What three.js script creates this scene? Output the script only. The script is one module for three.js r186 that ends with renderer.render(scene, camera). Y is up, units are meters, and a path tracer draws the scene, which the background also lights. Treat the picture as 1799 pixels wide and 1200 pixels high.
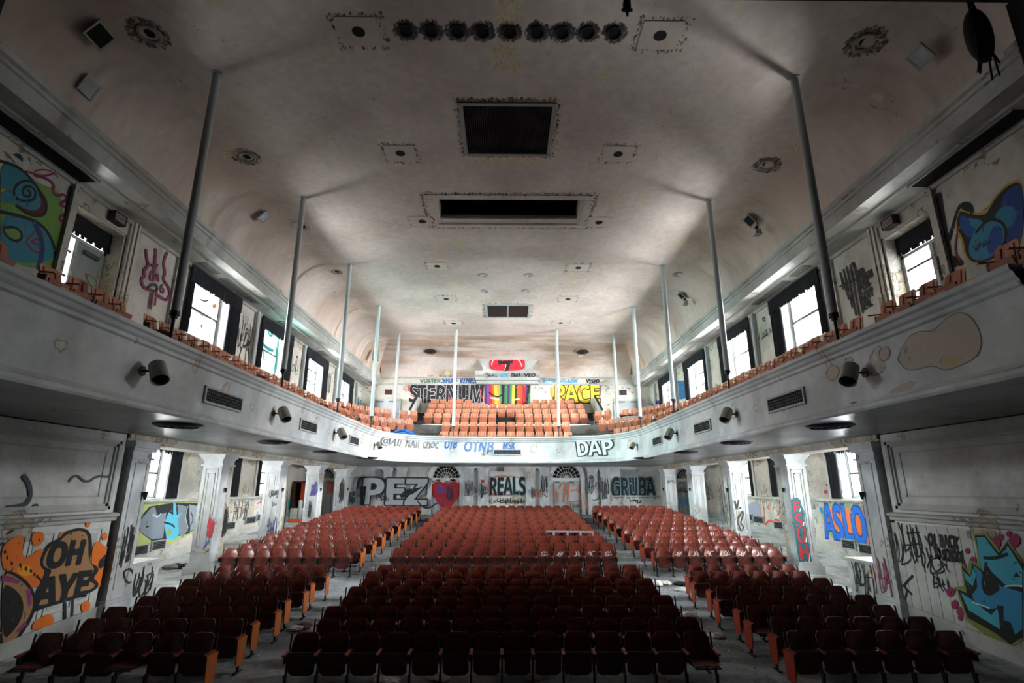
import * as THREE from 'three';
import { mergeGeometries, toCreasedNormals } from 'three/addons/utils/BufferGeometryUtils.js';
import { RectAreaLightUniformsLib } from 'three/addons/lights/RectAreaLightUniformsLib.js';

// ================= camera, sky, daylight, exposure =================
RectAreaLightUniformsLib.init();
const scene = new THREE.Scene();
const EYE = 3.34;                                   // lens height over the floor in front of the first row
const camera = new THREE.PerspectiveCamera(2 * Math.atan(600 / 937) * 180 / Math.PI, 1799 / 1200, 0.05, 300);
camera.position.set(0, EYE, 0);
const PITCH = 15.4 * Math.PI / 180, YAW = 0.62 * Math.PI / 180;
camera.lookAt(Math.sin(YAW) * Math.cos(PITCH), EYE + Math.sin(PITCH), -Math.cos(YAW) * Math.cos(PITCH));
scene.background = new THREE.Color().setRGB(2.6, 2.75, 2.9);   // bright overcast sky outside the windows
const renderer = new THREE.WebGLRenderer();
renderer.toneMapping = THREE.LinearToneMapping;
renderer.toneMappingExposure = 1.25;
renderer.shadowMap.enabled = true;
// overcast daylight outside each window
const DAY = [0.95, 0.98, 1.0];
const SKY_GALLERY = [92, 270, 270, 60], SKY_AISLE = [125, 115, 85, 70], SKY_DOOR = 6,
  SLANT_GALLERY = [[14, 24], [30, 0], [36, 0], [36, 0]], SLANT_AISLE = [[22, 8], [26, 8], [24, 8], [24, 8]],   // degrees towards the back, degrees downwards
  SKY_SIDE = { left: 0.8, right: 1.2 };   // the bright part of the sky stands at the stage end, so daylight slants in towards the back
function daylight(x, y, D, w, h, towardX, towardY, towardD, level, tint = DAY) {
  const l = new THREE.RectAreaLight(new THREE.Color().setRGB(...tint), level, w, h);
  l.name = 'window_daylight';
  l.position.set(x, y, -D); l.lookAt(towardX, towardY, -towardD);
  scene.add(l);
}

// ================= small tools =================
const counts = new Map();
function numbered(name) {
  const n = counts.get(name) ?? 0; counts.set(name, n + 1);
  return n ? `${name}_${String(n).padStart(3, '0')}` : name;
}
function rng(seed) { let a = seed >>> 0; return () => { a = (a + 0x6d2b79f5) | 0; let t = Math.imul(a ^ (a >>> 15), 1 | a); t = (t + Math.imul(t ^ (t >>> 7), 61 | t)) ^ t; return ((t ^ (t >>> 14)) >>> 0) / 4294967296; }; }
const lerp = (a, b, t) => a + (b - a) * t, clamp = (x, a = 0, b = 1) => Math.min(b, Math.max(a, x));
const smooth = (a, b, x) => { const t = clamp((x - a) / (b - a)); return t * t * (3 - 2 * t); };
const RAKE = 0.067, floorY = (D) => Math.max(0, (D - 10.4) * RAKE);

// texture coordinates in metres from the dominant direction of each face
function metres(geo, scale = 1) {
  const g = geo.index ? geo.toNonIndexed() : geo, p = g.attributes.position, uv = new Float32Array(p.count * 2);
  const a = new THREE.Vector3(), b = new THREE.Vector3(), c = new THREE.Vector3(), n = new THREE.Vector3();
  for (let i = 0; i < p.count; i += 3) {
    a.fromBufferAttribute(p, i); b.fromBufferAttribute(p, i + 1); c.fromBufferAttribute(p, i + 2);
    n.crossVectors(b.clone().sub(a), c.clone().sub(a)); const x = Math.abs(n.x), y = Math.abs(n.y), z = Math.abs(n.z);
    [a, b, c].forEach((q, k) => {
      const [u, v] = x >= y && x >= z ? [q.z, q.y] : y >= z ? [q.x, q.z] : [q.x, q.y];
      uv[(i + k) * 2] = u * scale; uv[(i + k) * 2 + 1] = v * scale;
    });
  }
  g.setAttribute('uv', new THREE.BufferAttribute(uv, 2));
  return g;
}
const plain = (g) => { const q = g.index ? g.toNonIndexed() : g; for (const k of Object.keys(q.attributes)) if (!['position', 'normal', 'uv'].includes(k)) q.deleteAttribute(k); return q; };
// box between two corners; D is the distance from the camera into the hall
function box(x0, x1, y0, y1, D0, D1) {
  const g = new THREE.BoxGeometry(Math.abs(x1 - x0), Math.abs(y1 - y0), Math.abs(D1 - D0));
  g.translate((x0 + x1) / 2, (y0 + y1) / 2, -(D0 + D1) / 2);
  return metres(g);
}
function cyl(r0, r1, h, x, y, D, seg = 16, open = false) { const g = new THREE.CylinderGeometry(r1, r0, h, seg, 1, open); g.translate(x, y + h / 2, -D); return plain(g); }
// moulding: section [[x, y], ...] swept along the hall's depth
function sweep(points, D0, D1) {
  const s = new THREE.Shape(points.map(([x, y]) => new THREE.Vector2(x, y)));
  const g = new THREE.ExtrudeGeometry(s, { depth: D1 - D0, bevelEnabled: false });
  g.translate(0, 0, -D1);
  return metres(g);
}
function sweepX(points, x0, x1) {                     // section [[D, y], ...] swept across the hall
  const s = new THREE.Shape(points.map(([D, y]) => new THREE.Vector2(D, y)));
  const g = new THREE.ExtrudeGeometry(s, { depth: x1 - x0, bevelEnabled: false });
  g.rotateY(Math.PI / 2); g.translate(x0, 0, 0);
  return metres(g);
}
function mesh(name, geos, material, parent = scene) {
  const list = [].concat(geos).map(plain), g = list.length > 1 ? mergeGeometries(list) : list[0];
  const m = new THREE.Mesh(g, material); m.castShadow = m.receiveShadow = true;
  m.name = parent === scene ? numbered(name) : name;
  parent.add(m); return m;
}
function struct(name, geos, material) { const m = mesh(name, geos, material); m.userData.kind = 'structure'; return m; }
function structGroup(name) { const o = new THREE.Group(); o.name = numbered(name); o.userData.kind = 'structure'; scene.add(o); return o; }
function tag(o, label, category, group) { o.userData.label = label; o.userData.category = category; if (group) o.userData.group = group; return o; }
function thing(name, label, category, x, y, D, turn = 0, group) {
  const o = new THREE.Group(); o.name = numbered(name); o.position.set(x, y, -D); o.rotation.y = turn; scene.add(o);
  return tag(o, label, category, group);
}
const ORD = ['first', 'second', 'third', 'fourth', 'fifth', 'sixth', 'seventh', 'eighth', 'ninth', 'tenth', 'eleventh', 'twelfth', 'thirteenth', 'fourteenth', 'fifteenth', 'sixteenth', 'seventeenth', 'eighteenth', 'nineteenth', 'twentieth'];
const TENS = ['', '', 'twenty', 'thirty', 'forty', 'fifty'];
const ord = (i) => i < 20 ? ORD[i] : (i + 1) % 10 === 0 ? TENS[(i + 1) / 10].replace('ty', 'tieth') : `${TENS[Math.floor((i + 1) / 10)]}-${ORD[(i % 10)]}`;

// ================= procedural materials =================
const hash = (x, y, s) => { let h = Math.imul(x, 374761393) + Math.imul(y, 668265263) + Math.imul(s, 1274126177); h = Math.imul(h ^ (h >>> 13), 1274126177); return ((h ^ (h >>> 16)) >>> 0) / 4294967296; };
function noise(x, y, per, s) {                        // value noise that repeats every `per` cells
  const ix = Math.floor(x), iy = Math.floor(y), fx = x - ix, fy = y - iy, u = fx * fx * (3 - 2 * fx), v = fy * fy * (3 - 2 * fy);
  const w = (i) => ((i % per) + per) % per, x0 = w(ix), x1 = w(ix + 1), y0 = w(iy), y1 = w(iy + 1);
  return lerp(lerp(hash(x0, y0, s), hash(x1, y0, s), u), lerp(hash(x0, y1, s), hash(x1, y1, s), u), v);
}
function fbm(x, y, per, s, oct = 5) { let a = 0.5, t = 0, n = 0; for (let i = 0; i < oct; i++) { t += a * noise(x, y, per, s + i * 17); n += a; a *= 0.5; x *= 2; y *= 2; per *= 2; } return t / n; }
function texture(w, h, f, { repeat, srgb = true } = {}) {
  const data = new Uint8Array(w * h * 4);
  for (let y = 0; y < h; y++) for (let x = 0; x < w; x++) {
    const c = f(x / w, y / h, x, y), o = (y * w + x) * 4;
    if (typeof c === 'number') data[o] = data[o + 1] = data[o + 2] = clamp(c) * 255; else { data[o] = clamp(c[0]) * 255; data[o + 1] = clamp(c[1]) * 255; data[o + 2] = clamp(c[2]) * 255; }
    data[o + 3] = 255;
  }
  const t = new THREE.DataTexture(data, w, h, THREE.RGBAFormat);
  t.magFilter = t.minFilter = THREE.LinearFilter; t.wrapS = t.wrapT = THREE.RepeatWrapping;
  if (srgb) t.colorSpace = THREE.SRGBColorSpace;
  if (repeat) t.repeat.set(repeat, repeat);
  t.needsUpdate = true; return t;
}
const mix3 = (a, b, t) => [lerp(a[0], b[0], t), lerp(a[1], b[1], t), lerp(a[2], b[2], t)];
const hex = (s) => [1, 3, 5].map((i) => parseInt(s.slice(i, i + 2), 16) / 255);
const S = (color, rough = 0.8, extra = {}) => new THREE.MeshStandardMaterial({ color, roughness: rough, ...extra });

// old white paint: faint mottling, scuffs, cracks and small flakes gone; `amount` sets how much has peeled
function paintTexture(base, under, amount, seed, crackWidth = 0.0025, size = 1024, cells = 6) {
  const B = hex(base), U = hex(under);
  return texture(size, size, (u, v) => {
    const x = u * cells, y = v * cells, m = fbm(x, y, cells, seed), fine = fbm(x * 8, y * 8, cells * 8, seed + 5, 3), big = fbm(x * 0.5, y * 0.5, cells / 2, seed + 9, 4);
    let c = mix3(B, B.map((k) => k * 0.84), smooth(0.35, 0.75, m)); c = c.map((k) => k * (0.94 + 0.1 * fine));
    const peel = smooth(0.66 - amount * 0.28, 0.70 - amount * 0.28, fbm(x * 1.5, y * 1.5, cells * 1.5, seed + 21, 6));
    const edge = peel * (1 - peel) * 4;
    c = mix3(c, U.map((k) => k * (0.8 + 0.35 * fine)), peel * 0.85); c = c.map((k) => k * (1 - 0.35 * edge));
    const crack = Math.abs(fbm(x * 0.9, y * 0.9, cells, seed + 33, 5) - 0.5); if (crack < crackWidth) c = c.map((k) => k * 0.8);
    const speck = hash(Math.floor(u * size), Math.floor(v * size), seed); if (speck > 0.9985) c = c.map((k) => k * 0.5);
    return mix3(c, [0.52, 0.46, 0.38], 0.16 * smooth(0.5, 0.8, big));
  }, { repeat: 1 / 6 });
}
const bumpTex = texture(512, 512, (u, v) => fbm(u * 32, v * 32, 32, 91, 5), { repeat: 1 / 3, srgb: false });
const tWall = paintTexture('#d3d5d1', '#b0a592', -0.2, 3, 0.0012), tPeel = paintTexture('#cfcdc4', '#beb29c', 0.16, 41, 0.003), tGallery = paintTexture('#cfcbc0', '#b5a78e', -0.02, 63, 0.0015);
const tFascia = paintTexture('#ccd2d4', '#bcb4a6', -0.2, 77, 0);
const tFloor = texture(1024, 1024, (u, v, px, py) => {
  const m = fbm(u * 6, v * 6, 6, 11), f = fbm(u * 64, v * 64, 64, 12, 3), d = fbm(u * 12, v * 12, 12, 14, 5);
  let c = mix3(hex('#91979b'), hex('#616568'), smooth(0.35, 0.7, m)); c = c.map((k) => k * (0.86 + 0.28 * f));
  c = mix3(c, hex('#a39c8e'), 0.5 * smooth(0.6, 0.75, d));
  const chip = hash(px >> 1, py >> 1, 5); if (chip > 0.997) c = hex('#cfcfca'); else if (chip < 0.003) c = hex('#26272a');
  return c;
}, { repeat: 1 / 6 });
const tGlareFloor = texture(1024, 1024, (u, v, px, py) => {  // side aisles: flaked slab, whitened in its colour for the window overexposure
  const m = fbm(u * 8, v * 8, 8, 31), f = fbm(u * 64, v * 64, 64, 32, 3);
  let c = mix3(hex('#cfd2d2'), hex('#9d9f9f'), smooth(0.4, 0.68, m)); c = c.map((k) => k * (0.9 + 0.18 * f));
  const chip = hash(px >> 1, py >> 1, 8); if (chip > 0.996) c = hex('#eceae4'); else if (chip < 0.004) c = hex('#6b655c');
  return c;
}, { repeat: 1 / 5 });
const tWood = texture(256, 512, (u, v) => { const g = fbm(u * 24, v * 3, 24, 7, 4), l = fbm(u * 6, v * 2, 6, 9, 3); return mix3(hex('#c9702a'), hex('#8f4516'), clamp(0.75 * g + 0.5 * l - 0.25)); });
const tSeat = texture(256, 256, (u, v, x, y) => { const m = fbm(u * 6, v * 6, 6, 17), f = hash(x, y, 3); return mix3(hex('#7a3628'), hex('#57251b'), smooth(0.3, 0.7, m)).map((k) => k * (0.95 + 0.1 * f)); });
const tTan = texture(256, 256, (u, v, x, y) => { const m = fbm(u * 20, v * 4, 20, 27, 4), r = fbm(u * 5, v * 5, 5, 28); return mix3(hex('#c98a6c'), hex('#9c5f45'), clamp(0.6 * m + 0.5 * r - 0.1)); });
const tMetal = texture(256, 256, (u, v) => { const m = fbm(u * 12, v * 12, 12, 51, 5); return 0.72 + 0.4 * (m - 0.5); }, { repeat: 1 });

const M = {
  wall: S('#ffffff', 0.78, { map: tWall, bumpMap: bumpTex, bumpScale: 0.012 }),
  gallery: S('#ffffff', 0.8, { map: tGallery, bumpMap: bumpTex, bumpScale: 0.012 }),
  peel: S('#ffffff', 0.85, { map: tPeel, bumpMap: bumpTex, bumpScale: 0.03 }),
  fascia: S('#ffffff', 0.55, { map: tFascia, bumpMap: bumpTex, bumpScale: 0.004 }),
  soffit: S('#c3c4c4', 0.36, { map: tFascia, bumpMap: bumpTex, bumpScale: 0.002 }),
  trim: S('#e4e5e3', 0.6, { map: tWall }),
  floor: S('#ffffff', 0.85, { map: tFloor, bumpMap: bumpTex, bumpScale: 0.01 }),
  glareFloor: S('#ffffff', 0.8, { map: tGlareFloor, bumpMap: bumpTex, bumpScale: 0.01 }),
  deck: S('#8a8378', 0.85, { map: tFloor }),
  stage: S('#15161a', 0.95), stageCloth: S('#0e0f12', 1.0),
  dark: S('#050506', 0.95), black: S('#101114', 0.6), iron: S('#17181b', 0.5, { metalness: 0.3 }),
  drape: S('#15181d', 0.95), valance: S('#1c1f24', 0.95),
  steel: S('#2a3034', 0.45, { metalness: 0.4 }), whitePaint: S('#d8dadb', 0.5, { map: tFascia }), pole: S('#e6e8e8', 0.4, { map: tFascia }),
  glass: new THREE.MeshPhysicalMaterial({ color: '#ffffff', roughness: 0.03, transmission: 1, thickness: 0, ior: 1.5 }),
  tealGlass: new THREE.MeshPhysicalMaterial({ color: '#d2f4f1', roughness: 0.03, transmission: 1, thickness: 0, ior: 1.5 }),
  patch: S('#c6bab0', 0.8, { bumpMap: bumpTex, bumpScale: 0.01 }),
  wood: S('#ffffff', 0.5, { map: tWood }), woodShaded: S('#d98a66', 0.5, { map: tWood }),  // darker copy of the wood: shade of right-block end panels put into its tint
  seat: S('#ffffff', 0.33, { map: tSeat }), pan: S('#cdb4b0', 0.42, { map: tSeat }), rim: S('#4f4946', 0.4, { metalness: 0.4 }), arm: S('#b98a78', 0.55, { map: tWood }),
  tan: S('#ffffff', 0.5, { map: tTan }), tanDark: S('#cfb0a0', 0.55, { map: tTan }), chrome: S('#5a4335', 0.55),
  can: S('#bdb9ac', 0.5, { metalness: 0.2, map: tMetal }), grille: S('#55585b', 0.6, { metalness: 0.3 }), slat: S('#8b8e90', 0.5, { metalness: 0.3 }),
  paper: S('#d9d8d2', 0.9), cloth: S('#2f2b2a', 0.95), brown: S('#5d3a22', 0.7, { map: tWood }), blue: S('#1d5fa8', 0.7), orange: S('#e0541e', 0.6), teal: S('#2f8f86', 0.7),
};
// ================= the shell of the hall =================
const W = 9.9, AISLE = 12.8, CEIL = 12.29, BACK = 36.2, FRONT = 6.1, SOFFIT = 4.72, CORN = 10.12;
// a wall plate with openings, between two planes x0..x1 (or D0..D1 for a cross wall): cut into boxes round the openings
function plate(make, a0, a1, y0, y1, holes) {
  const cuts = [...new Set([a0, a1, ...holes.flatMap((h) => [h[0], h[1]])])].filter((v) => v >= a0 && v <= a1).sort((p, q) => p - q), out = [];
  for (let i = 0; i + 1 < cuts.length; i++) {
    const mid = (cuts[i] + cuts[i + 1]) / 2, hs = holes.filter((h) => mid > h[0] && mid < h[1]).sort((p, q) => p[2] - q[2]);
    let y = y0;
    for (const h of hs) { if (h[2] > y) out.push(make(cuts[i], cuts[i + 1], y, h[2])); y = Math.max(y, h[3]); }
    if (y < y1) out.push(make(cuts[i], cuts[i + 1], y, y1));
  }
  return out;
}
const longWall = (x0, x1, D0, D1, y0, y1, holes = []) => plate((a, b, c, d) => box(x0, x1, c, d, a, b), D0, D1, y0, y1, holes);
const crossWall = (D0, D1, x0, x1, y0, y1, holes = []) => plate((a, b, c, d) => box(a, b, c, d, D0, D1), x0, x1, y0, y1, holes);

// raked floor of the stalls and the whitened side aisles
function rakedSlab(x0, x1, D0, D1, lift = 0) {
  return sweepX([[D0, -0.4], [D1, -0.4], [D1, floorY(D1) + lift], [Math.max(D0, 10.4), floorY(Math.max(D0, 10.4)) + lift], [D0, floorY(D0) + lift]], x0, x1);
}
struct('floor', rakedSlab(-9.3, 9.3, FRONT - 0.6, BACK + 0.4), M.floor);
struct('floor', [rakedSlab(-AISLE - 0.4, -9.3, FRONT - 0.6, BACK + 0.4), rakedSlab(9.3, AISLE + 0.4, FRONT - 0.6, BACK + 0.4)], M.glareFloor);

// ceiling plate with its two openings; one large texture carries its stains, flakes and painted cove shading
const CW = 2048, ceilCanvas = document.createElement('canvas'); ceilCanvas.width = ceilCanvas.height = CW;
{
  const g = ceilCanvas.getContext('2d'), img = g.createImageData(CW, CW), r = rng(5);
  // picture x = -10..10 m, picture y = depth 6..37 m
  for (let y = 0; y < CW; y++) for (let x = 0; x < CW; x++) {
    const X = x / CW * 20 - 10, D = y / CW * 31 + 6;
    const m = fbm(X * 0.5 + 20, D * 0.5, 4096, 3, 5), f = fbm(X * 7 + 90, D * 7, 4096, 8, 3), s = fbm(X * 0.28 + 50, D * 1.3, 4096, 12, 5);
    let c = mix3(hex('#cdc1b8'), hex('#b8aca3'), smooth(0.35, 0.75, m)); c = c.map((k) => k * (0.94 + 0.12 * f));
    // rust tide marks on the rear curve; side coves mix stain with painted curve shading
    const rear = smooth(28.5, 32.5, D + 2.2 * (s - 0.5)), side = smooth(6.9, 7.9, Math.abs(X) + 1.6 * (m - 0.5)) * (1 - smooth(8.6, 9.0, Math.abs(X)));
    const stainShade = Math.max(0.75 * rear * smooth(0.36, 0.62, s), 0.4 * side * smooth(0.3, 0.62, fbm(X * 0.4 + 7, D * 0.5, 4096, 71, 4)));
    c = mix3(c, mix3(hex('#b0917b'), hex('#8f7a69'), smooth(0.35, 0.65, m)), stainShade);
    const flake = smooth(0.765, 0.78, fbm(X * 1.8 + 33, D * 1.8, 4096, 44, 6)); c = mix3(c, hex('#cbbd97'), flake * 0.7);
    const crack = Math.abs(fbm(X * 0.6 + 5, D * 0.6, 4096, 55, 5) - 0.5); if (crack < 0.0009) c = c.map((k) => k * 0.8);
    const o = (y * CW + x) * 4; for (let k = 0; k < 3; k++) img.data[o + k] = clamp(c[k]) * 255; img.data[o + 3] = 255;
  }
  g.putImageData(img, 0, 0);
  const px = (X) => (X + 10) / 20 * CW, py = (D) => (D - 6) / 31 * CW;
  const dab = (X, D, rx, ry, color, n, spread) => { for (let i = 0; i < n * 4; i++) { const a = r() * 6.283, q = spread * (spread < 0.7 ? 1.7 * Math.sqrt(r()) : 0.62 + 0.6 * r()); g.fillStyle = color[i % color.length]; g.globalAlpha = 0.35 + 0.5 * r(); g.beginPath(); g.ellipse(px(X + Math.cos(a) * rx * q), py(D + Math.sin(a) * ry * q), 1 + 3.2 * r(), 0.8 + 2.4 * r(), r() * 3, 0, 6.3); g.fill(); } g.globalAlpha = 1; };
  const RAW = ['#3a332c', '#6d5f4f', '#cdbf9c', '#2a2521', '#8a7a64'];
  // torn plaster round fittings
  const rough = (x0, x1, D0, D1, n) => { for (let i = 0; i < n * 2.4; i++) { const t = r(), e = r(); const [X, D] = e < 0.3 ? [lerp(x0, x1, t), D0] : e < 0.6 ? [lerp(x0, x1, t), D1] : e < 0.8 ? [x0, lerp(D0, D1, t)] : [x1, lerp(D0, D1, t)]; g.fillStyle = RAW[Math.floor(r() * 5)]; g.globalAlpha = 0.5 + 0.5 * r(); g.beginPath(); g.ellipse(px(X + 0.2 * (r() - 0.5) * r()), py(D + 0.2 * (r() - 0.5) * r()), 1 + 4 * r() * r(), 0.8 + 2.2 * r(), r() * 3, 0, 6.3); g.fill(); } g.globalAlpha = 1; };
  rough(-1.22, 1.26, 10.75, 13.0, 260); rough(-2.72, 2.85, 14.95, 17.25, 420); rough(-1.2, 1.3, 25.3, 27.65, 90);
  for (const [X, D, w, d] of [[-3.0, 8.82, 0.5, 0.4], [3.13, 8.83, 0.5, 0.4], [-2.95, 12.9, 0.45, 0.42], [3.08, 12.86, 0.45, 0.42], [-2.95, 16.8, 0.4, 0.35], [3.2, 16.8, 0.4, 0.35], [3.0, 20.75, 0.5, 0.42], [-2.95, 20.7, 0.4, 0.35], [-2.95, 24.6, 0.5, 0.42], [3.0, 24.6, 0.5, 0.42], [-2.97, 28.6, 0.5, 0.4], [3.04, 28.55, 0.5, 0.4]]) rough(X - w, X + w, D - d, D + d, 46);
  for (const X of [-2.06, -1.55, -1.01, -0.5, 0.05, 0.61, 1.12, 1.64, 2.18]) dab(X, 8.78, 0.22, 0.22, ['#262220', '#3a332e', '#5a5046'], 46, 0.95);
  for (const [X, D] of [[-7.32, 8.9], [7.43, 8.95], [-7.3, 13.1], [7.43, 13.3]]) dab(X, D, 0.34, 0.34, ['#2a2624', '#453d36', '#6b5f52'], 60, 0.95);
  for (const [X, D] of [[0.05, 8.1], [0.0, 8.45], [-0.05, 9.3], [0.0, 9.7], [0.1, 13.2], [0.7, 13.25], [-0.6, 13.25], [1.3, 12.6], [-2.9, 19.4], [-2.6, 20.0], [-2.4, 22.6], [-2.0, 23.0], [3.0, 22.4], [2.6, 23.4], [3.6, 15.4], [4.3, 15.3], [-7.6, 12.9], [7.9, 12.4]]) dab(X, D, 0.3, 0.16, ['#c9bd98', '#d6ccab', '#b7a780'], 34, 0.6);
}
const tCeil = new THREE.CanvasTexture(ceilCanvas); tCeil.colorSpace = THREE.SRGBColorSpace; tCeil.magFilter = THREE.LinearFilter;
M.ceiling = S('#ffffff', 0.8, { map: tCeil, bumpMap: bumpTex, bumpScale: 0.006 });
function overhead(g) {                                  // ceiling texture laid flat over the whole ceiling
  const q = plain(g), p = q.attributes.position, uv = new Float32Array(p.count * 2);
  for (let i = 0; i < p.count; i++) { uv[i * 2] = (p.getX(i) + 10) / 20; uv[i * 2 + 1] = 1 - (-p.getZ(i) - 6) / 31; }
  q.setAttribute('uv', new THREE.BufferAttribute(uv, 2)); return q;
}
const flatPlate = (x0, x1, D0, D1) => overhead(box(x0, x1, CEIL, CEIL + 0.35, D0, D1));
const SLOT = [-2.36, 2.5, 15.3, 16.95], GRILLE = [-1.08, 1.1, 10.9, 12.85];
{
  const parts = [], x0 = -7.3, x1 = 7.3, D0 = FRONT - 0.1, D1 = 32.0;
  for (const [a, b, hole] of [[D0, GRILLE[2]], [GRILLE[2], GRILLE[3], GRILLE], [GRILLE[3], SLOT[2]], [SLOT[2], SLOT[3], SLOT], [SLOT[3], D1]]) {
    if (!hole) parts.push(flatPlate(x0, x1, a, b)); else parts.push(flatPlate(x0, hole[0], a, b), flatPlate(hole[1], x1, a, b));
  }
  // curved coves at the sides and a longer one at the rear, quarter ellipses with thickness
  const N = 12, coveSection = (s) => {
    const inner = [], outer = [];
    for (let i = 0; i <= N; i++) { const a = i / N * Math.PI / 2; inner.push([s * (7.3 + 1.5 * Math.sin(a)), 10.7 + (CEIL - 10.7) * Math.cos(a)]); outer.push([s * (7.3 + 1.75 * Math.sin(a)), 10.7 + (CEIL + 0.35 - 10.7) * Math.cos(a)]); }
    return [...inner, ...outer.reverse()];
  };
  for (const s of [-1, 1]) parts.push(overhead(toCreasedNormals(sweep(coveSection(s), D0, BACK + 0.2), 0.5)));
  const rearIn = [], rearOut = [];
  for (let i = 0; i <= N; i++) { const a = i / N * Math.PI / 2; rearIn.push([32.0 + 4.2 * Math.sin(a), 10.72 + (CEIL - 10.72) * Math.cos(a)]); rearOut.push([32.0 + 4.45 * Math.sin(a), 10.72 + (CEIL + 0.35 - 10.72) * Math.cos(a)]); }
  parts.push(overhead(toCreasedNormals(sweepX([...rearIn, ...rearOut.reverse()], -8.6, 8.6), 0.5)));
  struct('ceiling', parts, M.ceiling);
}
// dark attic over the ceiling openings
struct('wall_attic', [box(-4, 4, 14.0, 14.2, 9.5, 19), box(-4, 4, 12.64, 14.0, 9.5, 9.7), box(-4, 4, 12.64, 14.0, 18.8, 19), box(-4.2, -4, 12.64, 14.2, 9.5, 19), box(4, 4.2, 12.64, 14.2, 9.5, 19)], M.stage);
struct('trim_1', [box(SLOT[0], SLOT[1], CEIL + 0.03, CEIL + 0.09, SLOT[3] - 0.3, SLOT[3]), box(SLOT[0], SLOT[0] + 0.06, CEIL, CEIL + 0.6, SLOT[2], SLOT[3]), box(SLOT[1] - 0.06, SLOT[1], CEIL, CEIL + 0.6, SLOT[2], SLOT[3]),
  box(SLOT[0] - 0.28, SLOT[1] + 0.28, CEIL - 0.03, CEIL + 0.01, SLOT[2] - 0.28, SLOT[2] - 0.02), box(SLOT[0] - 0.28, SLOT[1] + 0.28, CEIL - 0.03, CEIL + 0.01, SLOT[3] + 0.02, SLOT[3] + 0.24), box(SLOT[0] - 0.3, SLOT[0] - 0.02, CEIL - 0.03, CEIL + 0.01, SLOT[2], SLOT[3]), box(SLOT[1] + 0.02, SLOT[1] + 0.3, CEIL - 0.03, CEIL + 0.01, SLOT[2], SLOT[3])].map(overhead), M.ceiling);

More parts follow.
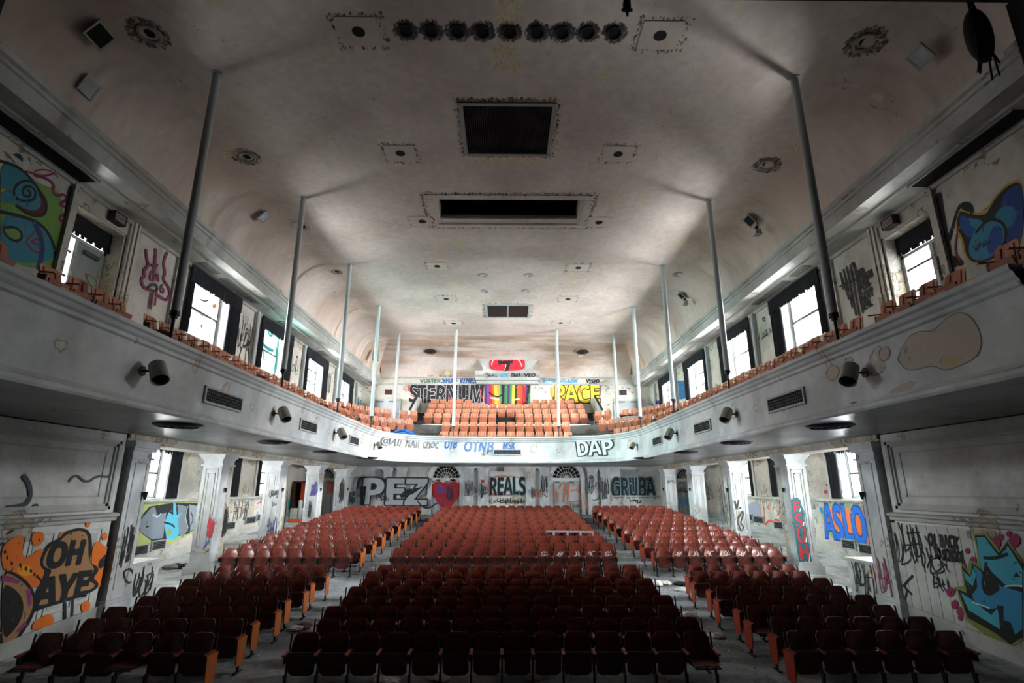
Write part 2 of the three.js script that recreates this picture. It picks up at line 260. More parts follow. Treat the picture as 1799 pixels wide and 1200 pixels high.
// upper side walls with four windows and a gallery door each
const UW = [0, 1, 2, 3].map((k) => [15.7 + 5.03 * k, 18.2 + 5.03 * k, 7.95, 10.0]), UDOOR = [11.05, 12.75, 7.0, 9.68];
const LW = [0, 1, 2, 3].map((k) => [k ? 14.0 + 4.85 * k : 14.75, k ? 16.1 + 4.85 * k : 16.7, 2.95, 4.82]);
for (const s of [-1, 1]) {
  const side = s < 0 ? 'left' : 'right';
  struct(`wall_${side}_upper`, longWall(s * W, s * (W + 0.55), FRONT - 0.3, BACK + 0.4, 4.7, 12.7, [...UW, UDOOR]), M.gallery);
  struct(`wall_${side}_upper_head`, [box(s * (W - 0.02), s * (W + 0.02), UDOOR[3], CORN - 0.02, UDOOR[0] - 0.15, UDOOR[1] + 0.12), box(s * (W - 0.025), s * (W + 0.02), 7.0, CORN - 0.02, UDOOR[1] + 0.02, UDOOR[1] + 0.5), box(s * (W - 0.02), s * (W + 0.02), 7.0, CORN - 0.02, UDOOR[0] - 0.15, UDOOR[0])], M.peel);
  // cornice with its soffit, fascia and top mouldings
  const X = (d) => s * (W - d);
  struct('trim_cornice', toCreasedNormals(sweep([[X(0), CORN - 0.1], [X(0.06), CORN - 0.1], [X(0.1), CORN - 0.02], [X(0.2), CORN], [X(0.62), CORN], [X(0.66), CORN + 0.05], [X(0.78), CORN + 0.06], [X(0.8), CORN + 0.02], [X(1.1), CORN + 0.02], [X(1.1), CORN + 0.36], [X(1.14), CORN + 0.38], [X(1.14), CORN + 0.46], [X(1.2), CORN + 0.5], [X(1.22), CORN + 0.6], [X(1.08), CORN + 0.64], [X(0), CORN + 0.7]].map(([a, b]) => [a, b]), FRONT - 0.1, BACK), 0.4), M.trim);
  // lower front wall with its recessed panel, chair rail and wainscot
  struct(`wall_${side}_lower`, longWall(s * W, s * (W + 0.5), FRONT - 0.3, 14.2, 0, 4.75, []), M.wall);
  const f = (d0, d1, y0, y1, D0, D1) => box(s * (W - d0), s * (W - d1), y0, y1, D0, D1), p = 7.2;
  struct('trim_panel', [f(0, 0.09, 4.42, 4.5, p, 13.95), f(0, 0.09, 2.84, 2.92, p, 13.95), f(0, 0.09, 2.84, 4.5, 13.87, 13.95), f(0, 0.05, 4.36, 4.42, p, 13.87), f(0, 0.05, 2.92, 2.98, p, 13.87), f(0, 0.05, 2.92, 4.42, 13.81, 13.87),
    f(0, 0.02, 4.18, 4.22, p, 13.6), f(0, 0.02, 3.14, 3.18, p, 13.6), f(0, 0.02, 3.14, 4.22, 13.56, 13.6)], M.trim);
  struct('trim_rail', toCreasedNormals(sweep([[X(0), 2.55], [X(0.05), 2.57], [X(0.06), 2.64], [X(0.11), 2.67], [X(0.12), 2.73], [X(0), 2.76]], FRONT, 14.3), 0.4), M.trim);
  struct(`baseboard_${side}`, [f(0, 0.05, 0, 0.32, FRONT, 10.4), sweepSloped(s, FRONT, 14.3)], M.trim);
  // outer wall of the side aisle with its windows, sill band and ceiling
  struct(`wall_${side}_outer`, longWall(s * AISLE, s * (AISLE + 0.5), FRONT - 0.3, BACK + 0.4, -0.2, 5.4, LW), M.peel);
  struct(`wall_${side}_aisle_front`, box(s * (W + 0.02), s * (AISLE + 0.4), -0.2, 5.4, 14.0, 14.2), M.wall);
  struct('trim_sill', sweep([[s * AISLE, 2.84], [s * (AISLE - 0.14), 2.84], [s * (AISLE - 0.16), 2.88], [s * (AISLE - 0.14), 2.94], [s * AISLE, 2.95]], 14.4, 31.0), M.trim);
  struct(`baseboard_${side}_aisle`, sweepX([[14.4, floorY(14.4)], [BACK, floorY(BACK)], [BACK, floorY(BACK) + 0.25], [14.4, floorY(14.4) + 0.25]], s < 0 ? -AISLE : AISLE - 0.05, s < 0 ? -AISLE + 0.05 : AISLE), M.trim);
  struct('ceiling', box(s * W, s * (AISLE + 0.5), 5.0, 5.3, 14.2, BACK + 0.4), M.peel);
  // beam over the columns
  struct('trim_beam', [box(s * (W - 0.04), s * (W + 0.72), 4.5, 5.0, 14.2, BACK), box(s * (W - 0.1), s * (W + 0.02), 4.6, SOFFIT + 0.02, 14.2, BACK)], M.peel);
}
function sweepSloped(s, D0, D1) { return sweepX([[10.4, 0], [D1, floorY(D1)], [D1, floorY(D1) + 0.32], [10.4, 0.32]], s < 0 ? -W : W - 0.05, s < 0 ? -W + 0.05 : W); }

// wainscot boards and panels of the lower front walls, each a piece of its wall
{
  const left = structGroup('wall_left_wainscot'), right = structGroup('wall_right_wainscot');
  for (let D = 7.58, i = 0; D < 13.9; D += 0.72, i++) {
    const y0 = floorY(D) + 0.55, w = 0.58;
    mesh('panel', [box(-W, -W + 0.02, y0, 2.4, D, D + 0.02), box(-W, -W + 0.02, y0, 2.4, D + w, D + w + 0.02), box(-W, -W + 0.02, 2.38, 2.4, D, D + w), box(-W, -W + 0.02, y0, y0 + 0.02, D, D + w), box(-W, -W + 0.012, y0 + 0.1, 2.3, D + 0.1, D + w - 0.1)], M.trim, left);
  }
  for (let D = 7.27; D < 14.1; D += 0.31) mesh('board', box(W, W - 0.018, floorY(D) + 0.3, 2.5, D, D + 0.296), M.trim, right);
}

// back walls: stalls level and gallery level
const ARCH = [[-3.9, 'left'], [3.93, 'right']];
struct('wall_back_lower', [box(-W, W, -0.2, 4.9, BACK - 0.2, BACK + 0.2), box(-AISLE - 0.4, -W, -0.2, 5.2, BACK - 0.2, BACK + 0.2), box(W, AISLE + 0.4, -0.2, 5.2, BACK - 0.2, BACK + 0.2)], M.wall);
struct('wall_back_upper', crossWall(BACK, BACK + 0.5, -W - 0.5, W + 0.5, 4.9, 12.7), M.gallery);
struct('trim_frieze', [box(-W, W, 10.2, 10.3, BACK - 0.05, BACK), box(-W, W, 10.66, 10.74, BACK - 0.12, BACK)], M.trim);
struct('trim_dado', [box(-W, -5.3, 2.8, 2.9, BACK - 0.26, BACK - 0.2), box(5.3, W, 2.8, 2.9, BACK - 0.26, BACK - 0.2), box(-2.6, 2.6, 2.8, 2.88, BACK - 0.25, BACK - 0.2)], M.trim);
// projection booth ledge with its flared white panel above
struct('wall_booth', [box(-2.05, 2.2, 10.2, 10.5, 35.75, BACK), toCreasedNormals(sweepX([[BACK, 10.4], [35.45, 10.4], [35.4, 10.62], [35.25, 10.7], [35.18, 10.82], [35.18, 10.98], [BACK, 11.0]], -2.1, 2.26), 0.4)], M.trim);
{
  const sh = new THREE.Shape(); sh.moveTo(-1.55, 10.95); sh.quadraticCurveTo(-1.65, 11.75, -2.7, 12.2); sh.lineTo(2.9, 12.2); sh.quadraticCurveTo(1.8, 11.75, 1.75, 10.95); sh.closePath();
  const g = new THREE.ExtrudeGeometry(sh, { depth: 1.2, bevelEnabled: false, curveSegments: 10 }); g.translate(0, 0, -36.4);
  struct('wall_booth_panel', metres(g), M.trim);
}
// proscenium, and the black stage house that the camera stands in
struct('wall_proscenium', crossWall(FRONT - 0.5, FRONT, -AISLE - 0.6, AISLE + 0.6, -0.4, 13.4, [[-7.25, 7.35, -0.5, 10.16]]), M.stage);
struct('wall_stage', [box(-11, 11, -0.4, 15, -8.4, -8), box(-11.4, -11, -0.4, 15, -8, FRONT - 0.4), box(11, 11.4, -0.4, 15, -8, FRONT - 0.4), box(-11.4, 11.4, 15, 15.4, -8.4, FRONT - 0.4), box(-11.4, 11.4, 13.3, 15, FRONT - 0.5, FRONT - 0.4)], M.stageCloth);
struct('floor_stage', box(-11, 11, -0.4, 1.05, -8, FRONT - 0.9), M.stageCloth);
struct('trim_jamb', [box(-7.3, -7.2, -0.3, 10.16, FRONT - 0.2, FRONT + 0.05), box(7.3, 7.4, -0.3, 10.16, FRONT - 0.2, FRONT + 0.05)], M.iron);
// roof over the walls so that daylight comes in by the windows alone
struct('wall_left_roof', box(-AISLE - 0.5, -9.0, 12.6, 12.8, FRONT - 0.6, BACK + 0.5), M.stage);
struct('wall_right_roof', box(9.0, AISLE + 0.5, 12.6, 12.8, FRONT - 0.6, BACK + 0.5), M.stage);
struct('wall_roof', box(-9.0, 9.0, 14.3, 14.5, FRONT - 0.6, BACK + 0.5), M.stage);
struct('wall_attic_side', [box(-9.2, -9.0, 12.6, 14.5, FRONT - 0.6, BACK + 0.5), box(9.0, 9.2, 12.6, 14.5, FRONT - 0.6, BACK + 0.5), box(-9.0, 9.0, 12.6, 14.5, BACK + 0.3, BACK + 0.5)], M.stage);

// ================= columns of the side arcades =================
function column(s, k) {
  const D0 = 19.2 + 5.0 * k, D1 = D0 + 0.8, xi = s * W, xo = s * (W + 0.66), y0 = floorY(D0) - 0.05;
  const side = s < 0 ? 'left' : 'right';
  const o = thing('column', `${ord(k)} free-standing white panelled column of the ${side} side aisle, counted from the front`, 'column', s * (W + 0.33), y0, D0 + 0.4);
  const local = (g) => { g.translate(-o.position.x, -o.position.y, -o.position.z); return g; };
  const b = (x0, x1, ya, yb, a, c) => local(box(x0, x1, ya, yb, a, c));
  mesh('shaft', b(xi, xo, y0, 4.5, D0, D1), M.fascia, o);
  const P = (a, c, ya, yb) => {                          // raised frame on the front face
    const x0 = lerp(xi, xo, a), x1 = lerp(xi, xo, c), t = 0.035;
    return [b(x0, x1, yb - t, yb, D0 - 0.015, D0), b(x0, x1, ya, ya + t, D0 - 0.015, D0), b(x0, x0 + s * t, ya, yb, D0 - 0.015, D0), b(x1 - s * t, x1, ya, yb, D0 - 0.015, D0)];
  };
  mesh('panel', P(0.16, 0.84, y0 + 0.75, 4.0), M.trim, o);
  mesh('panel', P(0.3, 0.7, y0 + 0.9, 3.85), M.trim, o);
  mesh('capital', [b(xi - s * 0.05, xo + s * 0.05, 4.1, 4.16, D0 - 0.05, D1 + 0.05), b(xi - s * 0.04, xo + s * 0.04, 4.3, 4.36, D0 - 0.04, D1 + 0.04), b(xi - s * 0.09, xo + s * 0.09, 4.36, 4.44, D0 - 0.09, D1 + 0.09), b(xi - s * 0.13, xo + s * 0.13, 4.44, 4.56, D0 - 0.13, D1 + 0.13)], M.fascia, o);
  mesh('base', [b(xi - s * 0.12, xo + s * 0.12, y0, y0 + 0.28, D0 - 0.12, D1 + 0.12), b(xi - s * 0.07, xo + s * 0.07, y0 + 0.28, y0 + 0.36, D0 - 0.07, D1 + 0.07), b(xi - s * 0.04, xo + s * 0.04, y0 + 0.36, y0 + 0.42, D0 - 0.04, D1 + 0.04)], M.fascia, o);
  mesh('worn_face', b(xi - s * 0.004, xi, y0 + 0.4, 4.12, D0 + 0.5, D1), M.peel, o);
  mesh('hook', local(cyl(0.03, 0.05, 0.16, xi - s * 0.06, 3.2, D0 + 0.35, 8)), M.iron, o);
}
for (const s of [-1, 1]) {
  for (let k = 0; k < 4; k++) column(s, k);
  // front pilaster against the end of the lower wall, with the short wing wall behind it
  const side = s < 0 ? 'left' : 'right';
  const o = thing('pilaster', `tall white pilaster at the end of the ${side} lower wall beside the side aisle opening`, 'pilaster', s * (W - 0.07), floorY(14.3), 14.75);
  const b = (d0, d1, y0, y1, D0, D1) => { const g = box(s * (W - d0), s * (W - d1), y0, y1, D0, D1); g.translate(-o.position.x, -o.position.y, -o.position.z); return g; };
  mesh('shaft', b(-0.6, 0.14, floorY(14.3), 4.55, 14.34, 15.12), M.fascia, o);
  mesh('panel', [b(0.14, 0.155, 0.9, 4.0, 14.5, 14.53), b(0.14, 0.155, 0.9, 4.0, 14.97, 15.0), b(0.14, 0.155, 3.97, 4.0, 14.5, 15.0)], M.trim, o);
  mesh('capital', [b(-0.6, 0.2, 4.3, 4.38, 14.27, 15.19), b(-0.6, 0.25, 4.38, 4.55, 14.22, 15.24), b(-0.6, 0.19, 4.08, 4.13, 14.28, 15.18)], M.fascia, o);
  mesh('base', [b(-0.5, 0.22, floorY(14.3), 0.6, 14.24, 15.16), b(-0.5, 0.18, 0.6, 0.68, 14.28, 15.14)], M.fascia, o);
  mesh('hook', (() => { const g = cyl(0.03, 0.07, 0.2, s * (W - 0.22), 3.05, 15.0, 8); g.translate(-o.position.x, -o.position.y, -o.position.z); return g; })(), M.iron, o);
  const w = thing('wing_wall', `waist-high white wing wall beside the front ${side} pilaster with a flat ledge`, 'low wall', s * (W + 0.45), floorY(15.2) - 0.05, 15.8);
  const c = (d0, d1, y0, y1, D0, D1) => { const g = box(s * (W + d0), s * (W + d1), y0, y1, D0, D1); g.translate(-w.position.x, -w.position.y, -w.position.z); return g; };
  mesh('wall_face', c(0.0, 0.9, floorY(15.2) - 0.05, 1.36, 15.17, 16.5), M.fascia, w);
  mesh('ledge', c(-0.04, 0.98, 1.36, 1.42, 15.17, 16.56), M.trim, w);
}
// ================= horseshoe balcony =================
// plan curve of the balcony front: straight sides, superellipse corners, almost straight middle; `o` moves it outwards
const BX = 6.4, BD = 23.5, BL = 6.1, POW = 3.2;
function planCurve(o, start = FRONT, n = 96) {
  const pts = [], a = BX + o, b = BL + o, side = Math.max(2, Math.round((BD - start) / 0.8));
  for (let i = 0; i < side; i++) pts.push([-a, lerp(start, BD, i / side)]);
  for (let i = 0; i <= n; i++) { const t = Math.PI * (1 - i / n), c = Math.cos(t), s = Math.sin(t); pts.push([a * Math.sign(c) * Math.pow(Math.abs(c), 2 / POW), BD + b * Math.pow(s, 2 / POW)]); }
  for (let i = side - 1; i >= 0; i--) pts.push([a, lerp(start, BD, i / side)]);
  return pts;
}
// section [[o, y], ...] carried round the plan curve, ends closed
function round(section, start, closed = true) {
  const rows = section.map(([o]) => planCurve(o, start)), n = rows[0].length, m = section.length, pos = [];
  const P = (j, i) => [rows[j][i][0], section[j][1], -rows[j][i][1]];
  for (let j = 0; j < (closed ? m : m - 1); j++) for (let i = 0; i + 1 < n; i++) { const k = (j + 1) % m, a = P(j, i), b = P(j, i + 1), c = P(k, i + 1), d = P(k, i); pos.push(...a, ...b, ...c, ...a, ...c, ...d); }
  const g = new THREE.BufferGeometry(); g.setAttribute('position', new THREE.Float32BufferAttribute(pos, 3));
  g.setAttribute('uv', new THREE.Float32BufferAttribute(new Float32Array(pos.length / 3 * 2), 2)); g.computeVertexNormals();
  const len = rows[0].reduce((t, p, i, q) => { t.push(i ? t[i - 1] + Math.hypot(p[0] - q[i - 1][0], p[1] - q[i - 1][1]) : 0); return t; }, []);
  const uv = g.attributes.uv; let q = 0;
  for (let j = 0; j < (closed ? m : m - 1); j++) { const k = (j + 1) % m, v0 = section[j][1] + section[j][0], v1 = section[k][1] + section[k][0]; for (let i = 0; i + 1 < n; i++) for (const [u, v] of [[len[i], v0], [len[i + 1], v0], [len[i + 1], v1], [len[i], v0], [len[i + 1], v1], [len[i], v1]]) uv.setXY(q++, u, v); }
  return toCreasedNormals(g, 0.45);
}
// outward face of the sections runs inside the hall, so o is negative towards the hall
struct('wall_balcony_front', round([[0.22, 4.72], [-0.1, 4.66], [-0.12, 4.70], [-0.12, 4.76], [-0.04, 4.80], [0, 4.86], [0, 5.76], [-0.04, 5.79], [-0.04, 5.85], [-0.08, 5.89], [-0.1, 5.95], [-0.14, 5.98], [-0.14, 6.05], [0.2, 6.05], [0.2, 5.4]]), M.fascia);
// its underside: a smooth glossy soffit from the front back to the outer walls
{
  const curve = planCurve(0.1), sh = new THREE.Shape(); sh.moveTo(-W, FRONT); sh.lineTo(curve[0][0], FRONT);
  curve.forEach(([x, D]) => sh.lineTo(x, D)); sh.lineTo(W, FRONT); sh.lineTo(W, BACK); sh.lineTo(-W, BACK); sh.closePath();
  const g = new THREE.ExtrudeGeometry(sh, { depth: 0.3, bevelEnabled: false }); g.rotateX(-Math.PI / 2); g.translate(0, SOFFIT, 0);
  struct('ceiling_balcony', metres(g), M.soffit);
}
const T1 = 5.6, T2 = 6.25, T3 = 6.9;
struct('floor_balcony', [round([[0.15, T1 - 0.2], [0.15, T1], [1.12, T1], [1.12, T1 - 0.2]]), round([[1.12, T1 - 0.2], [1.12, T2], [1.98, T2], [1.98, T2 - 0.3]])], M.deck);
{
  const curve = planCurve(1.98), sh = new THREE.Shape(); sh.moveTo(-W, FRONT); curve.forEach(([x, D]) => sh.lineTo(x, D)); sh.lineTo(W, FRONT); sh.lineTo(W, BACK); sh.lineTo(-W, BACK); sh.closePath();
  const g = new THREE.ExtrudeGeometry(sh, { depth: T3 - T2 + 0.1, bevelEnabled: false }); g.rotateX(-Math.PI / 2); g.translate(0, T2 - 0.1, 0);
  struct('floor_balcony', metres(g), M.deck);
}
// stepped block of the rear stand, with the pale riser at its foot and sloping side walls with black rails
const TIER = [[32.0, 6.9], [32.85, 7.3], [33.65, 7.73], [34.45, 8.15]];
struct('floor_rear_stand', TIER.map(([D, y], i) => box(-5.0, 5.0, 6.8, y, D - 0.02, i < 3 ? TIER[i + 1][0] - 0.02 : BACK)), M.deck);
struct('trim_riser', [box(-5.02, -0.55, 6.72, 7.02, 31.86, 31.98), box(0.55, 5.02, 6.72, 7.02, 31.86, 31.98)], M.trim);
struct('wall_hatch', [box(-0.55, 0.55, 6.9, 7.5, 32.5, 32.9)], M.dark);
for (const s of [-1, 1]) {
  const side = s < 0 ? 'left' : 'right', x0 = s * 5.75, x1 = s * 5.9;
  const w = thing('stair_wall', `low sloping white wall beside the ${side} rear gallery stairs`, 'low wall', s * 5.85, T3, 33.6);
  const at = (g, q) => { g.translate(-q.position.x, -q.position.y, -q.position.z); return g; };
  mesh('wall_face', at(sweepX([[32.4, T3 - 0.3], [36.1, T3 - 0.3], [36.1, 9.2], [34.6, 9.1], [32.4, 8.0]], Math.min(x0, x1), Math.max(x0, x1)), w), M.trim, w);
  const t = new THREE.TubeGeometry(new THREE.CatmullRomCurve3([[32.3, 7.95], [33.2, 8.45], [34.2, 8.95], [34.8, 9.2]].map(([D, y]) => new THREE.Vector3(s * 5.83, y, -D))), 10, 0.07, 8);
  mesh('handrail', at(t, w), M.black, w);
  // stairs with black treads: lower flight by the front rows, upper flight up to the stand
  const st = thing('gallery_stairs', `dark carpeted steps climbing between the ${side} gallery seats and the rear stand`, 'stairs', s * 4.5, T1, 31.2);
  for (let i = 0; i < 4; i++) mesh('step', at(box(s * 3.85, s * 4.95, T1 - 0.02, T1 + 0.26 + 0.26 * i, 30.15 + 0.45 * i, 32.0), st), M.black, st);
  for (let i = 0; i < 5; i++) mesh('step', at(box(s * 5.02, s * 5.74, T3 - 0.02, T3 + 0.22 + 0.22 * i, 32.3 + 0.45 * i, 36.0), st), M.black, st);
  for (let i = 0; i < 4; i++) mesh('nosing', at(box(s * 3.85, s * 4.95, T1 + 0.25 + 0.26 * i, T1 + 0.275 + 0.26 * i, 30.13 + 0.45 * i, 30.2 + 0.45 * i), st), M.brown, st);
}

// hangers: slim painted pipes from ceiling to balcony rail, thinner below their sleeve
const POLES = [[6.5, 10.0], [6.5, 15.29], [6.5, 20.55], [6.48, 25.75], [6.45, 30.85], [2.94, 29.98]];
for (const s of [-1, 1]) POLES.forEach(([x, D], i) => {
  const side = s < 0 ? 'left' : 'right', y0 = i === 4 ? T1 : 6.05, collar = y0 + (i === 4 ? 1.1 : 0.62);
  const o = thing('hanger_pole', i === 5 ? `slim white pole on the middle balcony rail, ${side} of the two before the rear stand` : `slim grey-white pole from the ${side} balcony rail to the ceiling, ${ord(i)} from the stage`, 'pole', s * x, y0, D);
  const c = (r, a, b, seg = 16) => { const g = new THREE.CylinderGeometry(r, r, b - a, seg); g.translate(0, (a + b) / 2 - y0, 0); return g; };
  mesh('pole', c(0.085, collar, CEIL), M.pole, o);
  mesh('collar', [c(0.095, collar - 0.06, collar + 0.02), c(0.06, collar - 0.12, collar - 0.06)], M.iron, o);
  mesh('rod', c(0.032, y0, collar - 0.1, 10), M.iron, o);
  mesh('ceiling_plate', c(0.13, CEIL - 0.02, CEIL), M.pole, o);
});
// short white pipes on the upper walls between the windows
for (const s of [-1, 1]) [14.95, 20.1, 25.2, 30.3, 34.7].forEach((D, i) => {
  const o = thing('wall_pipe', `white vertical riser pipe on the ${s < 0 ? 'left' : 'right'} gallery wall, ${ord(i)} from the stage`, 'pipe', s * (W - 0.12), T3, D);
  mesh('pipe', (() => { const g = new THREE.CylinderGeometry(0.075, 0.075, 3.15, 12); g.translate(0, 1.575, 0); return g; })(), M.whitePaint, o);
  mesh('bracket', (() => { const g = new THREE.BoxGeometry(0.2, 0.05, 0.2); g.translate(s * 0.04, 2.4, 0); return g; })(), M.whitePaint, o);
});
// ================= windows, drapes, doors =================
// a pleated sheet with thickness: width along z, hanging down from y = 0
function pleats(w, h, folds, amp, ragged = 0, seed = 1) {
  const nx = folds * 6, ny = 3, r = rng(seed), pos = [], P = [], t = 0.012, low = Array.from({ length: nx + 1 }, () => ragged * r());
  for (let side = 0; side < 2; side++) for (let j = 0; j <= ny; j++) for (let i = 0; i <= nx; i++) {
    const u = i / nx, f = j / ny, x = amp * Math.sin(u * folds * 6.283 + 0.5 * Math.sin(u * 9)) * (0.5 + 0.5 * f) + (side ? -t : t);
    P.push([x, -(h - low[i]) * f, (u - 0.5) * w]);
  }
  const id = (s, j, i) => P[s * (ny + 1) * (nx + 1) + j * (nx + 1) + i], quad = (a, b, c, d) => pos.push(...a, ...b, ...c, ...a, ...c, ...d);
  for (let j = 0; j < ny; j++) for (let i = 0; i < nx; i++) { quad(id(0, j, i), id(0, j + 1, i), id(0, j + 1, i + 1), id(0, j, i + 1)); quad(id(1, j, i), id(1, j, i + 1), id(1, j + 1, i + 1), id(1, j + 1, i)); }
  for (let i = 0; i < nx; i++) { quad(id(0, 0, i), id(0, 0, i + 1), id(1, 0, i + 1), id(1, 0, i)); quad(id(0, ny, i), id(1, ny, i), id(1, ny, i + 1), id(0, ny, i + 1)); }
  for (let j = 0; j < ny; j++) { quad(id(0, j, 0), id(1, j, 0), id(1, j + 1, 0), id(0, j + 1, 0)); quad(id(0, j, nx), id(0, j + 1, nx), id(1, j + 1, nx), id(1, j, nx)); }
  const g = new THREE.BufferGeometry(); g.setAttribute('position', new THREE.Float32BufferAttribute(pos, 3)); g.computeVertexNormals();
  g.setAttribute('uv', new THREE.Float32BufferAttribute(new Float32Array(pos.length / 3 * 2), 2));
  return toCreasedNormals(g, 0.8);
}
let windowNumber = 0;
function window_(s, X, [D0, D1, y0, y1], bars, glass, panesTall, level, slant, tint) {
  const o = structGroup(`window_${++windowNumber}`), xg = s * (X + 0.36), b = (ya, yb, a, c, t = 0.035) => box(xg - t, xg + t, ya, yb, a, c);
  mesh('jamb', [box(s * (X + 0.02), s * (X + 0.34), y0, y1, D1 - 0.03, D1), box(s * (X + 0.02), s * (X + 0.34), y0, y1, D0, D0 + 0.03), box(s * (X - 0.02), s * (X + 0.34), y0, y0 + 0.04, D0, D1)], M.trim, o);
  mesh('frame', [b(y0 + 0.04, y0 + 0.12, D0, D1), b(y1 - 0.08, y1, D0, D1), b(y0, y1, D0, D0 + 0.09), b(y0, y1, D1 - 0.09, D1)], M.whitePaint, o);
  bars.forEach((f) => mesh('sash_rail', b(lerp(y0, y1, f) - 0.035, lerp(y0, y1, f) + 0.035, D0 + 0.08, D1 - 0.08, 0.03), M.steel, o));
  mesh('sash_stile', [b(y0 + 0.1, y1 - 0.06, D1 - 0.14, D1 - 0.08, 0.028), b(y0 + 0.1, y1 - 0.06, D0 + 0.08, D0 + 0.14, 0.028)], M.steel, o);
  const edges = [0.05, ...bars, 0.97];
  for (let i = 0; i + 1 < edges.length; i++) {
    const p = new THREE.PlaneGeometry(D1 - D0 - 0.2, (edges[i + 1] - edges[i]) * (y1 - y0) - 0.04);
    p.rotateY(-s * Math.PI / 2); p.translate(xg, lerp(y0, y1, (edges[i] + edges[i + 1]) / 2), -(D0 + D1) / 2);
    mesh('pane', p, glass, o);
  }
  const ym = (y0 + y1) / 2, Dm = (D0 + D1) / 2;
  const [yaw, dip] = slant.map((v) => v * Math.PI / 180), ax = -s * Math.cos(yaw) * Math.cos(dip), aD = Math.sin(yaw) * Math.cos(dip), ay = -Math.sin(dip);      // outside the pane, square to the slanting light
  daylight(xg - ax * 2.2, ym - ay * 2.2, Dm - aD * 2.2, 3.0, 2.6, xg, ym, Dm, level, tint);
}
function drapes(s, X, D0, D1, y0, y1, drop, near, far, label, seed, ragged) {
  const o = thing('window_drapes', label, 'curtain', s * (X - 0.07), y1, (D0 + D1) / 2), place = (g, D, x = 0) => { g.translate(x, 0, -D + (D0 + D1) / 2); return g; };
  mesh('valance', place(pleats(D1 - D0, drop, Math.round((D1 - D0) * 7), 0.02, ragged, seed), (D0 + D1) / 2, -s * 0.03), M.valance, o);
  if (far) mesh('drape', place(pleats(far, y1 - y0, Math.max(2, Math.round(far * 7)), 0.045, 0, seed + 1), D1 - far / 2), M.drape, o);
  if (near) mesh('drape', place(pleats(near, y1 - y0, Math.max(2, Math.round(near * 7)), 0.045, 0, seed + 2), D0 + near / 2), M.drape, o);
  mesh('rail', (() => { const g = new THREE.BoxGeometry(0.06, 0.05, D1 - D0 + 0.06); g.translate(0, 0.02, 0); return g; })(), M.black, o);
}
const BARS = { left: [[0.52], [0.5], [0.36, 0.66], [0.5]], right: [[0.52], [0.5], [0.3, 0.6], [0.36, 0.66]] };
